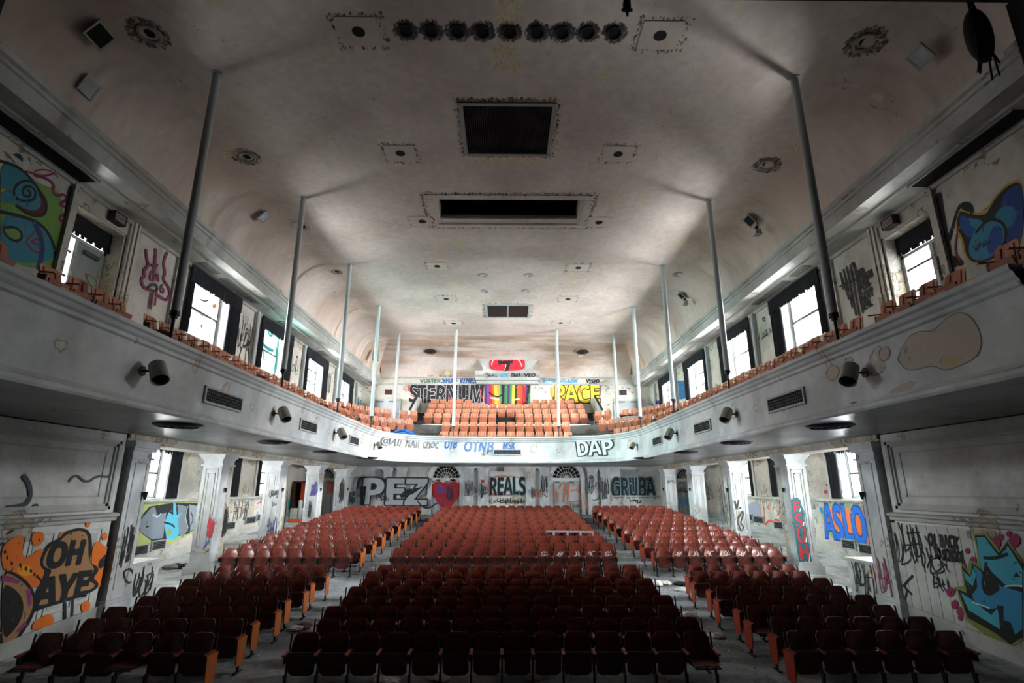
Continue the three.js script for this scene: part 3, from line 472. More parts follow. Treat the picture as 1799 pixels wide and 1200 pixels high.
for (const s of [-1, 1]) {
  const side = s < 0 ? 'left' : 'right';
  UW.forEach(([a, b, y0, y1], k) => {
    window_(s, W, [a, b, y0, y1], BARS[side][k], s < 0 && k === 1 ? M.tealGlass : M.glass, 2, SKY_GALLERY[k] * SKY_SIDE[side], SLANT_GALLERY[k], s < 0 && k === 1 ? [0.7, 0.97, 0.96] : DAY);
    drapes(s, W, a - 0.15, b + 0.6, y0 + 0.02, CORN - 0.06, 0.52, 0.28, 0.78, `black pleated drapes with a valance on the ${ord(k)} ${side} gallery window from the stage`, 20 + k + (s > 0 ? 7 : 0), 0.08);
  });
  LW.forEach(([a, b, y0, y1], k) => {
    window_(s, AISLE, [a, b, y0, y1], k === 3 ? (s < 0 ? [0.34, 0.64] : [0.5]) : [0.5], M.glass, 2, SKY_AISLE[k] * SKY_SIDE[side], SLANT_AISLE[k], DAY);
    drapes(s, AISLE, a - 0.2, b + 0.62, y0 + 0.02, y1 + 0.12, 0.42, 0.3, 0.7, `dark drapes with torn valance on the ${ord(k)} ${side} aisle window from the stage`, 60 + k + (s > 0 ? 7 : 0), 0.22);
  });
  // white casing strips beside the aisle windows
  LW.forEach(([a, b], k) => struct('trim_casing', [box(s * AISLE, s * (AISLE - 0.06), 2.95, 5.0, b + 0.62, b + 0.8), box(s * AISLE, s * (AISLE - 0.06), 2.95, 5.0, a - 0.42, a - 0.22)], M.trim));
  // aisle wall grilles low under the windows
  for (const [D, w] of [[20.0, 0.75], [21.0, 0.75], [26.2, 0.8], [28.2, 1.0], [29.4, 1.0]]) {
    const o = thing('wall_grille', `small dark louvred grille low on the ${side} side aisle wall, ${ord([20.0, 21.0, 26.2, 28.2, 29.4].indexOf(D))} from the stage`, 'vent', s * (AISLE - 0.03), floorY(D) + 0.62, D);
    const g = (a, b, c, d, e, f) => { const q = new THREE.BoxGeometry(a, b, c); q.translate(d, e, f); return q; };
    mesh('backing', g(0.03, 0.3, w, 0, 0, 0), M.dark, o);
    mesh('frame', [g(0.05, 0.04, w + 0.06, -s * 0.02, 0.16, 0), g(0.05, 0.04, w + 0.06, -s * 0.02, -0.16, 0), g(0.05, 0.36, 0.04, -s * 0.02, 0, w / 2 + 0.02), g(0.05, 0.36, 0.04, -s * 0.02, 0, -w / 2 - 0.02)], M.whitePaint, o);
    for (let i = 0; i < 5; i++) mesh('louvre', g(0.03, 0.018, w, -s * 0.02, -0.11 + 0.055 * i, 0), M.grille, o);
  }
  // louvres in the gallery cornice soffit
  [[15.4, 1.0], [16.7, 1.7], [18.4, 0.8], [21.4, 1.4], [26.4, 1.2]].forEach(([D, w], i) => {
    const o = thing('soffit_grille', `flat dusty grille in the ${side} cornice soffit over the windows, ${ord(i)} from the stage`, 'vent', s * (W - 0.42), CORN - 0.012, D + w / 2);
    mesh('plate', (() => { const q = new THREE.BoxGeometry(0.3, 0.03, w - 0.12); return q; })(), M.slat, o);
    for (let j = 0; j < 4; j++) mesh('slat', (() => { const q = new THREE.BoxGeometry(0.02, 0.02, w - 0.16); q.translate(-0.11 + 0.07 * j, -0.02, 0); return q; })(), M.grille, o);
  });
  {
    const o = thing('soffit_slot', `long black open slot in the ${side} cornice soffit above the gallery door`, 'vent', s * (W - 0.34), CORN - 0.015, 9.6);
    mesh('slot', new THREE.BoxGeometry(0.42, 0.03, 2.6), M.dark, o);
    mesh('frame', [[0.22], [-0.22]].map(([x]) => { const q = new THREE.BoxGeometry(0.03, 0.045, 2.66); q.translate(x, -0.01, 0); return q; }), M.slat, o);
  }
  // gallery door: deep reveal, transom with a torn blind, one leaf standing open to the daylight
  const d = structGroup(`door_${s < 0 ? 1 : 2}`), [D0, D1, y0, y1] = UDOOR, X = (e) => s * (W + e);
  mesh('reveal', [box(X(0.01), X(0.54), y0, y1, D1 - 0.04, D1), box(X(0.01), X(0.54), y0, y1, D0, D0 + 0.04), box(X(0.01), X(0.54), y1 - 0.04, y1, D0, D1)], M.peel, d);
  mesh('frame', [box(X(0.36), X(0.46), y0, y1, D1 - 0.14, D1 - 0.04), box(X(0.36), X(0.46), y0, y1, D0 + 0.04, D0 + 0.14), box(X(0.36), X(0.46), 9.06, 9.14, D0, D1)], M.trim, d);
  mesh('transom_blind', [box(X(0.3), X(0.33), 9.2, y1 - 0.04, D0 + 0.05, D1 - 0.05)], M.drape, d);
  const r = rng(s + 5), rag = []; for (let q = D0 + 0.08; q < D1 - 0.1;) { const w = 0.06 + 0.2 * r(); rag.push(box(X(0.3), X(0.33), 9.13, 9.22, q, q + w)); q += w + 0.05 + 0.05 * r(); } mesh('torn_edge', rag, M.drape, d);
  // leaf: left door opens outwards half way; the right one shows the open leaf and a second closed leaf
  const leafW = 0.82;
  const [leaf0, leaf1, open0, open1] = s < 0 ? [D1 - 0.14 - leafW, D1 - 0.14, D0 + 0.14, D1 - 0.14 - leafW] : [D0 + 0.14, D0 + 0.6, D0 + 0.6, D1 - 0.14], openD = (open0 + open1) / 2;
  mesh('door_leaf', box(X(0.38), X(0.44), y0, 9.06, leaf0, leaf1), M.whitePaint, d);
  mesh('edge_stile', box(X(0.34), X(0.46), y0, 9.06, s < 0 ? open1 - 0.1 : open0, s < 0 ? open1 : open0 + 0.1), M.trim, d);
  mesh('closer', box(X(0.3), X(0.38), 8.82, 8.92, leaf1 - 0.6, leaf1 - 0.15), M.grille, d);
  for (const y of [7.5, 8.1, 8.7]) mesh('glazing_bar', box(X(0.4), X(0.43), y, y + 0.05, open0, open1), M.steel, d);
  daylight(X(0.52), 8.05, openD, open1 - open0, 1.95, 0, 8.05, openD, SKY_DOOR);
  daylight(X(0.52), 9.36, (D0 + D1) / 2, 1.5, 0.5, 0, 9.36, (D0 + D1) / 2, SKY_DOOR * 0.7);
  mesh('jamb_column', [box(s * W, s * (W - 0.09), T3, CORN - 0.02, D1 + 0.02, D1 + 0.34), box(s * W, s * (W - 0.14), T3, CORN - 0.02, D1 + 0.08, D1 + 0.16), box(s * W, s * (W - 0.14), T3, CORN - 0.02, D1 + 0.22, D1 + 0.3), box(s * W, s * (W - 0.1), T3, CORN - 0.02, D0 - 0.18, D0)], M.peel, d);
  // exit sign on the wall over the door
  const e = thing('exit_sign', `dead boxy exit sign over the ${side} gallery door`, 'exit sign', s * (W - 0.12), 9.87, 12.2);
  const bx = (a, b, c, x, y, z) => { const q = new THREE.BoxGeometry(a, b, c); q.translate(x, y, z); return q; };
  mesh('housing', bx(0.16, 0.26, 0.42, 0, 0, 0), M.black, e);
  mesh('rim', [bx(0.02, 0.03, 0.4, -s * 0.085, 0.115, 0), bx(0.02, 0.03, 0.4, -s * 0.085, -0.115, 0), bx(0.02, 0.26, 0.03, -s * 0.085, 0, 0.195), bx(0.02, 0.26, 0.03, -s * 0.085, 0, -0.195)], M.iron, e);
  const c = document.createElement('canvas'); c.width = 256; c.height = 128; const g = c.getContext('2d'); g.fillStyle = '#8d7f78'; g.fillRect(0, 0, 256, 128); g.fillStyle = '#6e2a24'; g.font = 'bold 92px sans-serif'; g.textAlign = 'center'; g.fillText('EXIT', 128, 98);
  const t = new THREE.CanvasTexture(c); t.colorSpace = THREE.SRGBColorSpace;
  const pl = new THREE.PlaneGeometry(0.36, 0.2); pl.rotateY(-s * Math.PI / 2); pl.translate(-s * 0.083, 0, 0); mesh('face', pl, S('#ffffff', 0.6, { map: t }), e);
}

// arched doors with fan windows: two at the back of the stalls, one at the end of each side aisle
function archDoor(n, x, halfW, spring, label, plane) {
  const d = structGroup(`door_${n}`), y0 = floorY(plane), z = plane, R = halfW;
  const arcRing = (r0, r1, depth, D) => { const sh = new THREE.Shape(); sh.absarc(0, 0, r1, 0, Math.PI, false); sh.absarc(0, 0, r0, Math.PI, 0, true); sh.closePath(); const g = new THREE.ExtrudeGeometry(sh, { depth, bevelEnabled: false, curveSegments: 24 }); g.translate(x, spring, -D); return metres(g); };
  mesh('surround', [arcRing(R, R + 0.26, 0.14, z), box(x - R - 0.26, x - R, y0, spring, z - 0.14, z), box(x + R, x + R + 0.26, y0, spring, z - 0.14, z), arcRing(R + 0.2, R + 0.27, 0.18, z), box(x - R - 0.06, x - R, y0, spring, z - 0.18, z), box(x + R, x + R + 0.06, y0, spring, z - 0.18, z)], M.fascia, d);
  const half = new THREE.Shape(); half.absarc(0, 0, R, 0, Math.PI, false); half.closePath();
  const pane = new THREE.ExtrudeGeometry(half, { depth: 0.02, bevelEnabled: false, curveSegments: 24 }); pane.translate(x, spring, -z + 0.001);
  mesh('fan_pane', metres(pane), S('#0a0c0f', 0.25), d);
  const bars = [arcRing(R * 0.68, R * 0.71, 0.05, z - 0.02), arcRing(R * 0.4, R * 0.43, 0.05, z - 0.02), arcRing(0.05, R * 0.16, 0.06, z - 0.02), arcRing(R * 0.97, R, 0.05, z - 0.02)];
  for (let i = 1; i < 10; i++) { const a = i / 10 * Math.PI, g = new THREE.BoxGeometry(R * 0.86, 0.022, 0.045); g.translate(R * 0.56, 0, 0); g.rotateZ(a); g.translate(x, spring, -z + 0.045); bars.push(metres(g)); }
  for (let i = 0; i < 10; i++) { const a = (i + 0.5) / 10 * Math.PI, g = new THREE.TorusGeometry(R * 0.13, 0.011, 5, 10, Math.PI); g.rotateZ(a - Math.PI / 2); g.translate(x + Math.cos(a) * R * 0.84, spring + Math.sin(a) * R * 0.84, -z + 0.045); bars.push(metres(g)); }
  mesh('fan_tracery', bars, M.trim, d);
  mesh('transom', [box(x - R, x + R, spring - 0.16, spring, z - 0.1, z), box(x - R, x + R, spring - 0.05, spring + 0.02, z - 0.13, z)], M.fascia, d);
  for (const q of [-1, 1]) {
    const a = q < 0 ? x - R : x + 0.008, b = q < 0 ? x - 0.008 : x + R, t = (x0, x1, ya, yb, dd) => box(x0, x1, ya, yb, z - dd, z);
    const leaf = mesh('door_leaf', t(a, b, y0 + 0.02, spring - 0.16, 0.05), M.whitePaint, d);
    const h = spring - 0.16 - y0, P = (ya, yb) => [t(a + 0.12, b - 0.12, ya, ya + 0.03, 0.065), t(a + 0.12, b - 0.12, yb - 0.03, yb, 0.065), t(a + 0.12, a + 0.15, ya, yb, 0.065), t(b - 0.15, b - 0.12, ya, yb, 0.065)];
    mesh('panel', [...P(y0 + 0.2, y0 + h * 0.36), ...P(y0 + h * 0.42, y0 + h - 0.15)], M.trim, leaf);
    mesh('closer', t(a + 0.15, a + 0.45, spring - 0.3, spring - 0.22, 0.14), M.grille, leaf);
  }
}
archDoor(3, -3.9, 0.9, 3.98, '', BACK - 0.2); archDoor(4, 3.95, 0.92, 3.98, '', BACK - 0.2);
archDoor(5, -11.75, 0.62, 3.95, '', BACK - 0.2); archDoor(6, 11.75, 0.62, 3.95, '', BACK - 0.2);
// paired pilasters of the lower back wall
[[-7.69, 0.52], [-6.79, 0.52], [-2.45, 0.6], [-1.5, 0.58], [1.57, 0.54], [2.48, 0.56], [5.63, 0.6], [6.42, 0.54]].forEach(([x, w], i) => {
  const z = BACK - 0.2, y0 = floorY(z), o = thing('back_pilaster', `white fluted pilaster on the lower back wall, ${ord(i)} from the left`, 'pilaster', x, y0, z);
  const b = (x0, x1, ya, yb, dd) => { const g = new THREE.BoxGeometry(x1 - x0, yb - ya, dd); g.translate((x0 + x1) / 2, (ya + yb) / 2 - y0, dd / 2); return metres(g); };
  mesh('shaft', b(-w / 2, w / 2, y0, 4.4, 0.2), M.fascia, o);
  mesh('panel', [b(-w / 2 + 0.1, -w / 2 + 0.13, 2.3, 4.1, 0.215), b(w / 2 - 0.13, w / 2 - 0.1, 2.3, 4.1, 0.215), b(-w / 2 + 0.1, w / 2 - 0.1, 4.07, 4.1, 0.215)], M.trim, o);
  mesh('capital', [b(-w / 2 - 0.05, w / 2 + 0.05, 4.4, 4.48, 0.25), b(-w / 2 - 0.09, w / 2 + 0.09, 4.48, 4.6, 0.29), b(-w / 2 - 0.03, w / 2 + 0.03, 4.2, 4.24, 0.23)], M.fascia, o);
  mesh('base', b(-w / 2 - 0.05, w / 2 + 0.05, y0, y0 + 0.3, 0.25), M.fascia, o);
});
for (const [x, l] of [[-8.0, 'left'], [8.08, 'right']]) {
  const o = thing('wall_vent', `grey rectangular vent high on the ${l} of the lower back wall`, 'vent', x, 4.28, BACK - 0.22), q = (a, b, c, X, Y, Z) => { const g = new THREE.BoxGeometry(a, b, c); g.translate(X, Y, Z); return g; };
  mesh('frame', [q(1.1, 0.05, 0.05, 0, 0.22, 0.02), q(1.1, 0.05, 0.05, 0, -0.22, 0.02), q(0.05, 0.48, 0.05, -0.53, 0, 0.02), q(0.05, 0.48, 0.05, 0.53, 0, 0.02)], M.slat, o);
  mesh('backing', q(1.02, 0.42, 0.02, 0, 0, 0.01), M.grille, o);
  for (let i = 0; i < 7; i++) mesh('louvre', q(1.0, 0.02, 0.03, 0, -0.17 + 0.057 * i, 0.03), M.slat, o);
}
// exit doors at the rear of the gallery, white with a dark sign above each
for (const [x, n, l, sx] of [[-8.15, 7, 'left', -8.05], [8.3, 8, 'right', 8.02]]) {
  const d = structGroup(`door_${n}`);
  mesh('frame', [box(x - 1.0, x + 1.0, 9.14, 9.24, BACK - 0.06, BACK), box(x - 1.0, x - 0.9, T3, 9.2, BACK - 0.06, BACK), box(x + 0.9, x + 1.0, T3, 9.2, BACK - 0.06, BACK)], M.trim, d);
  for (const q of [-1, 1]) mesh('door_leaf', box(x + (q < 0 ? -0.9 : 0.008), x + (q < 0 ? -0.008 : 0.9), T3, 9.14, BACK - 0.035, BACK), M.whitePaint, d);
  for (const q of [-0.45, 0.45]) mesh('closer', box(x + q - 0.25, x + q + 0.25, 9.0, 9.07, BACK - 0.1, BACK - 0.035), M.grille, d);
  const e = thing('exit_sign', `small dark exit sign on the ${l} of the upper back wall over the exit doors`, 'exit sign', sx, 9.68, BACK - 0.07), q = (a, b, c, X, Y, Z) => { const g = new THREE.BoxGeometry(a, b, c); g.translate(X, Y, Z); return g; };
  mesh('housing', q(0.46, 0.34, 0.12, 0, 0, 0), M.black, e); mesh('face', q(0.34, 0.2, 0.02, 0, 0, 0.065), M.brown, e);
}
// ================= seating =================
// a dished panel: width w, height h, thickness t, edges brought forward by `dish`, top corners rounded
function dished(w, h, t, dish, corner, taper = 0, nx = 8, ny = 4, roll = 0) {
  const pos = [], P = (s, i, j) => {
    const u = (i / nx - 0.5), k = 1 - taper * (j / ny), x = u * w * k, top = h - corner + Math.sqrt(Math.max(0, corner * corner - Math.max(0, Math.abs(u * w) - (w / 2 - corner)) ** 2));
    return [x, top * j / ny, dish * (2 * u) ** 2 + (s ? -t * (1 - 0.6 * (j / ny) ** 6) : 0) - roll * Math.max(0, j / ny - 0.6) ** 2 / 0.16];
  }, quad = (a, b, c, d) => pos.push(...a, ...b, ...c, ...a, ...c, ...d);
  for (let i = 0; i < nx; i++) for (let j = 0; j < ny; j++) { quad(P(0, i, j), P(0, i + 1, j), P(0, i + 1, j + 1), P(0, i, j + 1)); quad(P(1, i, j), P(1, i, j + 1), P(1, i + 1, j + 1), P(1, i + 1, j)); }
  for (let i = 0; i < nx; i++) { quad(P(0, i, ny), P(0, i + 1, ny), P(1, i + 1, ny), P(1, i, ny)); quad(P(0, i, 0), P(1, i, 0), P(1, i + 1, 0), P(0, i + 1, 0)); }
  for (let j = 0; j < ny; j++) { quad(P(0, 0, j), P(0, 0, j + 1), P(1, 0, j + 1), P(1, 0, j)); quad(P(0, nx, j), P(1, nx, j), P(1, nx, j + 1), P(0, nx, j + 1)); }
  const g = new THREE.BufferGeometry(); g.setAttribute('position', new THREE.Float32BufferAttribute(pos, 3));
  const uv = []; for (let i = 0; i < pos.length; i += 3) uv.push(pos[i] * 2 + 0.5, pos[i + 1] * 2); g.setAttribute('uv', new THREE.Float32BufferAttribute(uv, 2));
  g.computeVertexNormals(); return toCreasedNormals(g, 0.7);
}
const bx = (w, h, d, x, y, z, rx = 0) => { const g = new THREE.BoxGeometry(w, h, d); if (rx) g.rotateX(rx); g.translate(x, y, z); return plain(g); };
const PITCHX = 0.53;
// stalls seat: front faces the stage (+z); the folded pan hangs in front of the backrest
const seatGeo = {
  back: (() => { const g = dished(0.475, 0.44, 0.045, 0.035, 0.085, 0.08, 10, 8, 0.045); g.rotateX(-0.17); g.translate(0, 0.45, -0.02); return g; })(),
  panUp: (() => { const g = dished(0.44, 0.36, 0.055, 0.012, 0.05, 0, 6, 3); g.rotateX(Math.PI); g.rotateX(0.12); g.translate(0, 0.605, 0.10); return g; })(),
  panDown: (() => { const g = dished(0.44, 0.42, 0.05, 0.015, 0.04, 0, 6, 3); g.rotateX(Math.PI / 2 - 0.05); g.translate(0, 0.43, -0.02); return g; })(),
  rimUp: bx(0.44, 0.012, 0.03, 0, 0.612, 0.115), rimDown: bx(0.45, 0.03, 0.015, 0, 0.43, 0.41),
  stand: (x) => mergeGeometries([bx(0.03, 0.5, 0.06, x, 0.32, 0.02, -0.12), bx(0.028, 0.12, 0.26, x, 0.52, 0.07), bx(0.03, 0.26, 0.05, x, 0.14, 0.07, 0.15), bx(0.05, 0.025, 0.26, x, 0.0125, 0.06), bx(0.022, 0.42, 0.03, x, 0.66, -0.06, -0.17)]),
  arm: (x) => bx(0.055, 0.03, 0.3, x, 0.605, 0.1, 0.06),
  endPanel: (x) => { const sh = new THREE.Shape(); sh.moveTo(-0.1, 0.59); sh.lineTo(0.26, 0.59); sh.lineTo(0.24, 0.2); sh.lineTo(0.18, 0.13); sh.lineTo(-0.06, 0.13); sh.closePath(); const g = new THREE.ExtrudeGeometry(sh, { depth: 0.022, bevelEnabled: false }); g.rotateY(-Math.PI / 2); g.translate(x + 0.011, 0, 0); const q = metres(g), p = q.attributes.position, uv = q.attributes.uv; for (let i = 0; i < p.count; i++) uv.setXY(i, p.getZ(i) * 1.6, p.getY(i) * 1.2); return q; },
};
const standL = seatGeo.stand(-PITCHX / 2), standR = seatGeo.stand(PITCHX / 2), armL = seatGeo.arm(-PITCHX / 2), armR = seatGeo.arm(PITCHX / 2), endL = seatGeo.endPanel(-PITCHX / 2 - 0.035), endR = seatGeo.endPanel(PITCHX / 2 + 0.035);
const put = (name, geo, mat, parent) => { const m = new THREE.Mesh(geo, mat); m.name = name; m.castShadow = m.receiveShadow = true; parent.add(m); return m; };
function protoSeat({ down = false, right = false, panelL = null, panelR = null }) {
  const o = new THREE.Group();
  put('backrest', seatGeo.back, M.seat, o);
  const pan = put('seat', down ? seatGeo.panDown : seatGeo.panUp, M.pan, o); put('rim', down ? seatGeo.rimDown : seatGeo.rimUp, M.rim, pan);
  put('stand', standL, M.iron, o); put('armrest', armL, M.arm, o);
  if (right) { put('stand', standR, M.iron, o); put('armrest', armR, M.arm, o); }
  if (panelL) put('end_panel', endL, panelL, o);
  if (panelR) put('end_panel', endR, panelR, o);
  return o;
}
const protos = new Map(), protoOf = (k) => { const key = JSON.stringify([k.down, k.right, k.panelL?.uuid, k.panelR?.uuid]); if (!protos.has(key)) protos.set(key, protoSeat(k)); return protos.get(key); };
const BLOCK = { left: -1, centre: 0, right: 1 };
const rows = [];
for (let k = 0; k < 8; k++) rows.push({ D: 10.42 + 0.81 * k, sec: 0, k });
for (let k = 0; k < 18; k++) rows.push({ D: 18.85 + 0.81 * k, sec: 1, k });
const stuffPlaces = [];
// white and teal scrawls sprayed on single seat backs
const scrawls = new Map(), tagGeo = (() => { const g = new THREE.PlaneGeometry(0.36, 0.26, 6, 1), p = g.attributes.position; for (let i = 0; i < p.count; i++) p.setZ(i, 0.035 * (2 * p.getX(i) / 0.475) ** 2 + 0.006); g.translate(0, 0.25, 0); g.rotateX(-0.17); g.translate(0, 0.43, -0.016); g.computeVertexNormals(); return g; })();
function scrawl(color, seed) {
  const key = color + seed; if (scrawls.has(key)) return scrawls.get(key);
  const c = document.createElement('canvas'); c.width = 128; c.height = 96; const g = c.getContext('2d'), r = rng(seed * 31 + 7); g.strokeStyle = color; g.lineCap = 'round';
  for (let i = 0; i < 4; i++) { g.lineWidth = 4 + 5 * r(); g.beginPath(); g.moveTo(15 + 90 * r(), 15 + 20 * r()); g.bezierCurveTo(128 * r(), 96 * r(), 128 * r(), 96 * r(), 20 + 90 * r(), 50 + 40 * r()); g.stroke(); }
  const t = new THREE.CanvasTexture(c); t.colorSpace = THREE.SRGBColorSpace; t.magFilter = THREE.LinearFilter;
  const m = new THREE.MeshStandardMaterial({ map: t, transparent: true, roughness: 0.7 }); scrawls.set(key, m); return m;
}
const loose = new Set(['0 left 3', '0 centre 13', '0 left 0']);
let seatCount = 0;
rows.forEach(({ D, sec, k }, n) => {
  for (const b of ['left', 'centre', 'right']) {
    const N = b === 'centre' ? 14 : sec ? 8 : 6, x0 = b === 'centre' ? -7 * PITCHX : b === 'left' ? -5.02 - N * PITCHX : 5.02;
    for (let i = 0; i < N; i++) {
      const x = x0 + (i + 0.5) * PITCHX + (n % 2 ? 0.06 : -0.06), y = floorY(D), jitter = (hash(i, n, 77) - 0.5) * 0.05;
      const spec = { down: loose.has(`${n} ${b} ${i}`) || (n > 0 && hash(i * 3, n, 12) > 0.985), right: i === N - 1, panelL: i === 0 && b === 'right' ? M.woodShaded : null, panelR: i === N - 1 && b === 'left' && n !== 8 ? M.wood : null };
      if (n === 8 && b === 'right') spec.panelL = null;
      if (n < 11) {
        const o = protoOf(spec).clone(); o.name = numbered('theatre_chair'); scene.add(o); o.position.set(x, y, -D); o.rotation.y = jitter; o.children[0].rotation.x = (hash(i, n, 31) - 0.5) * 0.1;
        const where = sec ? `${ord(k)} row past cross aisle` : k === 0 ? 'front row' : `${ord(k)} row from the stage`;
        const look = spec.down ? 'maroon theatre seat, pan down' : spec.panelL || spec.panelR ? 'maroon seat with orange end panel' : sec ? 'reddish-brown folded seat' : 'dark maroon folded seat';
        tag(o, `${look}, ${ord(i)} from left, ${where}, ${b} block`, 'chair', sec ? 'seats just behind the cross aisle' : 'seats in the front section of the stalls');
        seatCount++;
        if (n === 8 && ((b === 'right' && i > 0 && i < 7) || (b === 'centre' && i > 8))) put('painted_tag', tagGeo, scrawl('#d8d2cc', (i * 7 + (b === 'right' ? 3 : 0)) % 4), o.children[0]);
      } else stuffPlaces.push([x, y, D, jitter, spec]);
    }
  }
});
// the far rows, past the 300 nearest seats, are one mass of the same seat
{
  const o = new THREE.Group(); o.name = 'theatre_chair_rows'; o.userData.kind = 'stuff'; scene.add(o);
  tag(o, 'reddish-brown folded auditorium seats massed in the far rows of the stalls', 'seats');
  const kinds = new Map();
  for (const p of stuffPlaces) { const key = [p[4].right, !!p[4].panelL, !!p[4].panelR].join(); if (!kinds.has(key)) kinds.set(key, []); kinds.get(key).push(p); }
  const m4 = new THREE.Matrix4(), q = new THREE.Quaternion(), up = new THREE.Vector3(0, 1, 0), one = new THREE.Vector3(1, 1, 1);
  for (const list of kinds.values()) {
    const sp = list[0][4], geos = [seatGeo.back, seatGeo.panUp, seatGeo.rimUp, standL, armL], mats = [M.seat, M.pan, M.rim, M.iron, M.arm];
    if (sp.right) { geos.push(standR, armR); mats.push(M.iron, M.arm); }
    if (sp.panelL) { geos.push(endL); mats.push(M.woodShaded); } if (sp.panelR) { geos.push(endR); mats.push(M.wood); }
    const im = new THREE.InstancedMesh(mergeGeometries(geos.map((g) => plain(g.clone())), true), mats, list.length); im.name = 'seat_row'; im.castShadow = im.receiveShadow = true;
    list.forEach(([x, y, D, j], i) => im.setMatrixAt(i, m4.compose(new THREE.Vector3(x, y, -D), q.setFromEuler(new THREE.Euler((hash(i, list.length, 5) - 0.5) * 0.07, j * 1.4, 0)), one)));
    o.add(im);
  }
}

const sprayed = (n, b, i, color, label) => { const { D } = rows[n], x = (b === 'left' ? -5.02 - 8 * PITCHX : b === 'right' ? 5.02 : -7 * PITCHX) + (i + 0.5) * PITCHX + (n % 2 ? 0.06 : -0.06), m = put('x', tagGeo, scrawl(color, (i * 5 + n) % 4), scene); m.name = numbered('graffiti'); m.position.set(x, floorY(D), -D); tag(m, label, 'graffiti'); };
for (let i = 1; i < 8; i++) sprayed(13, 'right', i, '#d8d2cc', `white spray scrawl on the ${ord(i)} seat from left, sixth row past cross aisle, right block`);
for (let i = 0; i < 8; i++) sprayed(17, 'left', i, '#1f8c98', `teal spray daub on the ${ord(i)} seat from left, tenth row past cross aisle, left block`);
for (let i = 2; i < 8; i++) sprayed(22, 'left', i, '#1f8c98', `teal spray daub on the ${ord(i)} seat from left, fifteenth row past cross aisle, left block`);
for (let i = 3; i < 8; i++) sprayed(22, 'centre', i, '#c9c2bc', `small white daub on the ${ord(i)} seat from left, fifteenth row past cross aisle, centre block`);

// gallery seats: terracotta plywood back and tip-up pan on a pale steel side frame
const tanGeo = {
  back: (() => { const g = dished(0.46, 0.42, 0.02, 0.03, 0.04, 0.04, 6, 3); g.rotateX(-0.18); g.translate(0, 0.44, -0.03); return g; })(),
  ribs: [-0.12, 0.12].map((x) => bx(0.02, 0.36, 0.012, x, 0.63, -0.045, -0.18)),
  pan: (() => { const g = dished(0.43, 0.36, 0.03, 0.015, 0.05, 0, 6, 2); g.rotateX(Math.PI); g.rotateX(0.2); g.translate(0, 0.56, 0.11); return g; })(),
  panDown: (() => { const g = dished(0.43, 0.4, 0.03, 0.015, 0.04, 0, 6, 2); g.rotateX(Math.PI / 2 - 0.06); g.translate(0, 0.43, -0.02); return g; })(),
  frame: mergeGeometries([bx(0.03, 0.62, 0.05, -0.265, 0.31, -0.0, -0.1), bx(0.03, 0.2, 0.12, -0.265, 0.5, 0.04), bx(0.05, 0.02, 0.25, -0.265, 0.01, 0.03)]),
  arm: bx(0.05, 0.02, 0.28, -0.265, 0.635, 0.1, 0.08),
};
function tanProto(down) { const o = new THREE.Group(); const b = put('backrest', tanGeo.back, M.tan, o); tanGeo.ribs.forEach((g) => put('rib', g, M.tanDark, b)); put('seat', down ? tanGeo.panDown : tanGeo.pan, M.tanDark, o); const f = put('side_frame', tanGeo.frame, M.chrome, o); put('armrest', tanGeo.arm, M.tan, f); return o; }
const tanUp = tanProto(false), tanDown = tanProto(true);
function gallerySeat(x, y, D, turn, label, group, down = false, flat = false) {
  const o = (down ? tanDown : tanUp).clone(); o.name = numbered('gallery_chair'); scene.add(o); o.position.set(x, y, -D); o.rotation.y = turn + (hash(Math.round(x * 50), Math.round(D * 50), 6) - 0.5) * 0.08; o.children[0].rotation.x = (hash(Math.round(x * 50), Math.round(D * 50), 8) - 0.5) * 0.12;
  tag(o, label, 'chair', group);
}
const ROWNAME = ['front', 'second', 'third'];
[[0.66, T1], [1.5, T2], [2.42, T3]].forEach(([off, y], r) => {
  const curve = planCurve(off, 6.6, 240), spots = [];
  let carry = 0;
  for (let i = 1; i < curve.length; i++) {
    const [ax, aD] = curve[i - 1], [bx_, bD] = curve[i], len = Math.hypot(bx_ - ax, bD - aD);
    let t = carry; for (; t < len; t += 0.545) spots.push([lerp(ax, bx_, t / len), lerp(aD, bD, t / len), bx_ - ax, bD - aD]);
    carry = t - len;
  }
  const n = { left: 0, right: 0 };
  for (const [x, D, tx, tD] of spots) {
    if (x > 0 || Math.abs(x) < 5.15) continue;                       // the middle rows are set out straight, below
    if (D > 10.75 && D < 11.5) continue;                           // gangway to the gallery door
    if (r === 2 && D < 27.0) continue;
    if (r < 2 && hash(Math.round(D * 10), r, 3) > 0.97) continue;    // a missing seat here and there
    for (const s of [1, -1]) {                                       // the plan is symmetrical
      if (Math.hypot(Math.abs(x) - 6.45, D - 30.85) < 0.33) continue;
      if (s > 0 && Math.hypot(x + 5.5, D - 28.95) < 0.62) continue;    // the tarp lies here
      const X = s * x, side = X < 0 ? 'left' : 'right', len = Math.hypot(tx, tD), nx = tD / len * s, nz = tx / len;  // inward normal
      const i = n[side]++;
      gallerySeat(X, y, D, Math.atan2(nx, nz), `terracotta gallery seat, ${ord(i)} from the stage, ${ROWNAME[r]} row, ${side} gallery`, 'seats along the side galleries', hash(i, r + 5, s + 9) > 0.93);
    }
  }
});
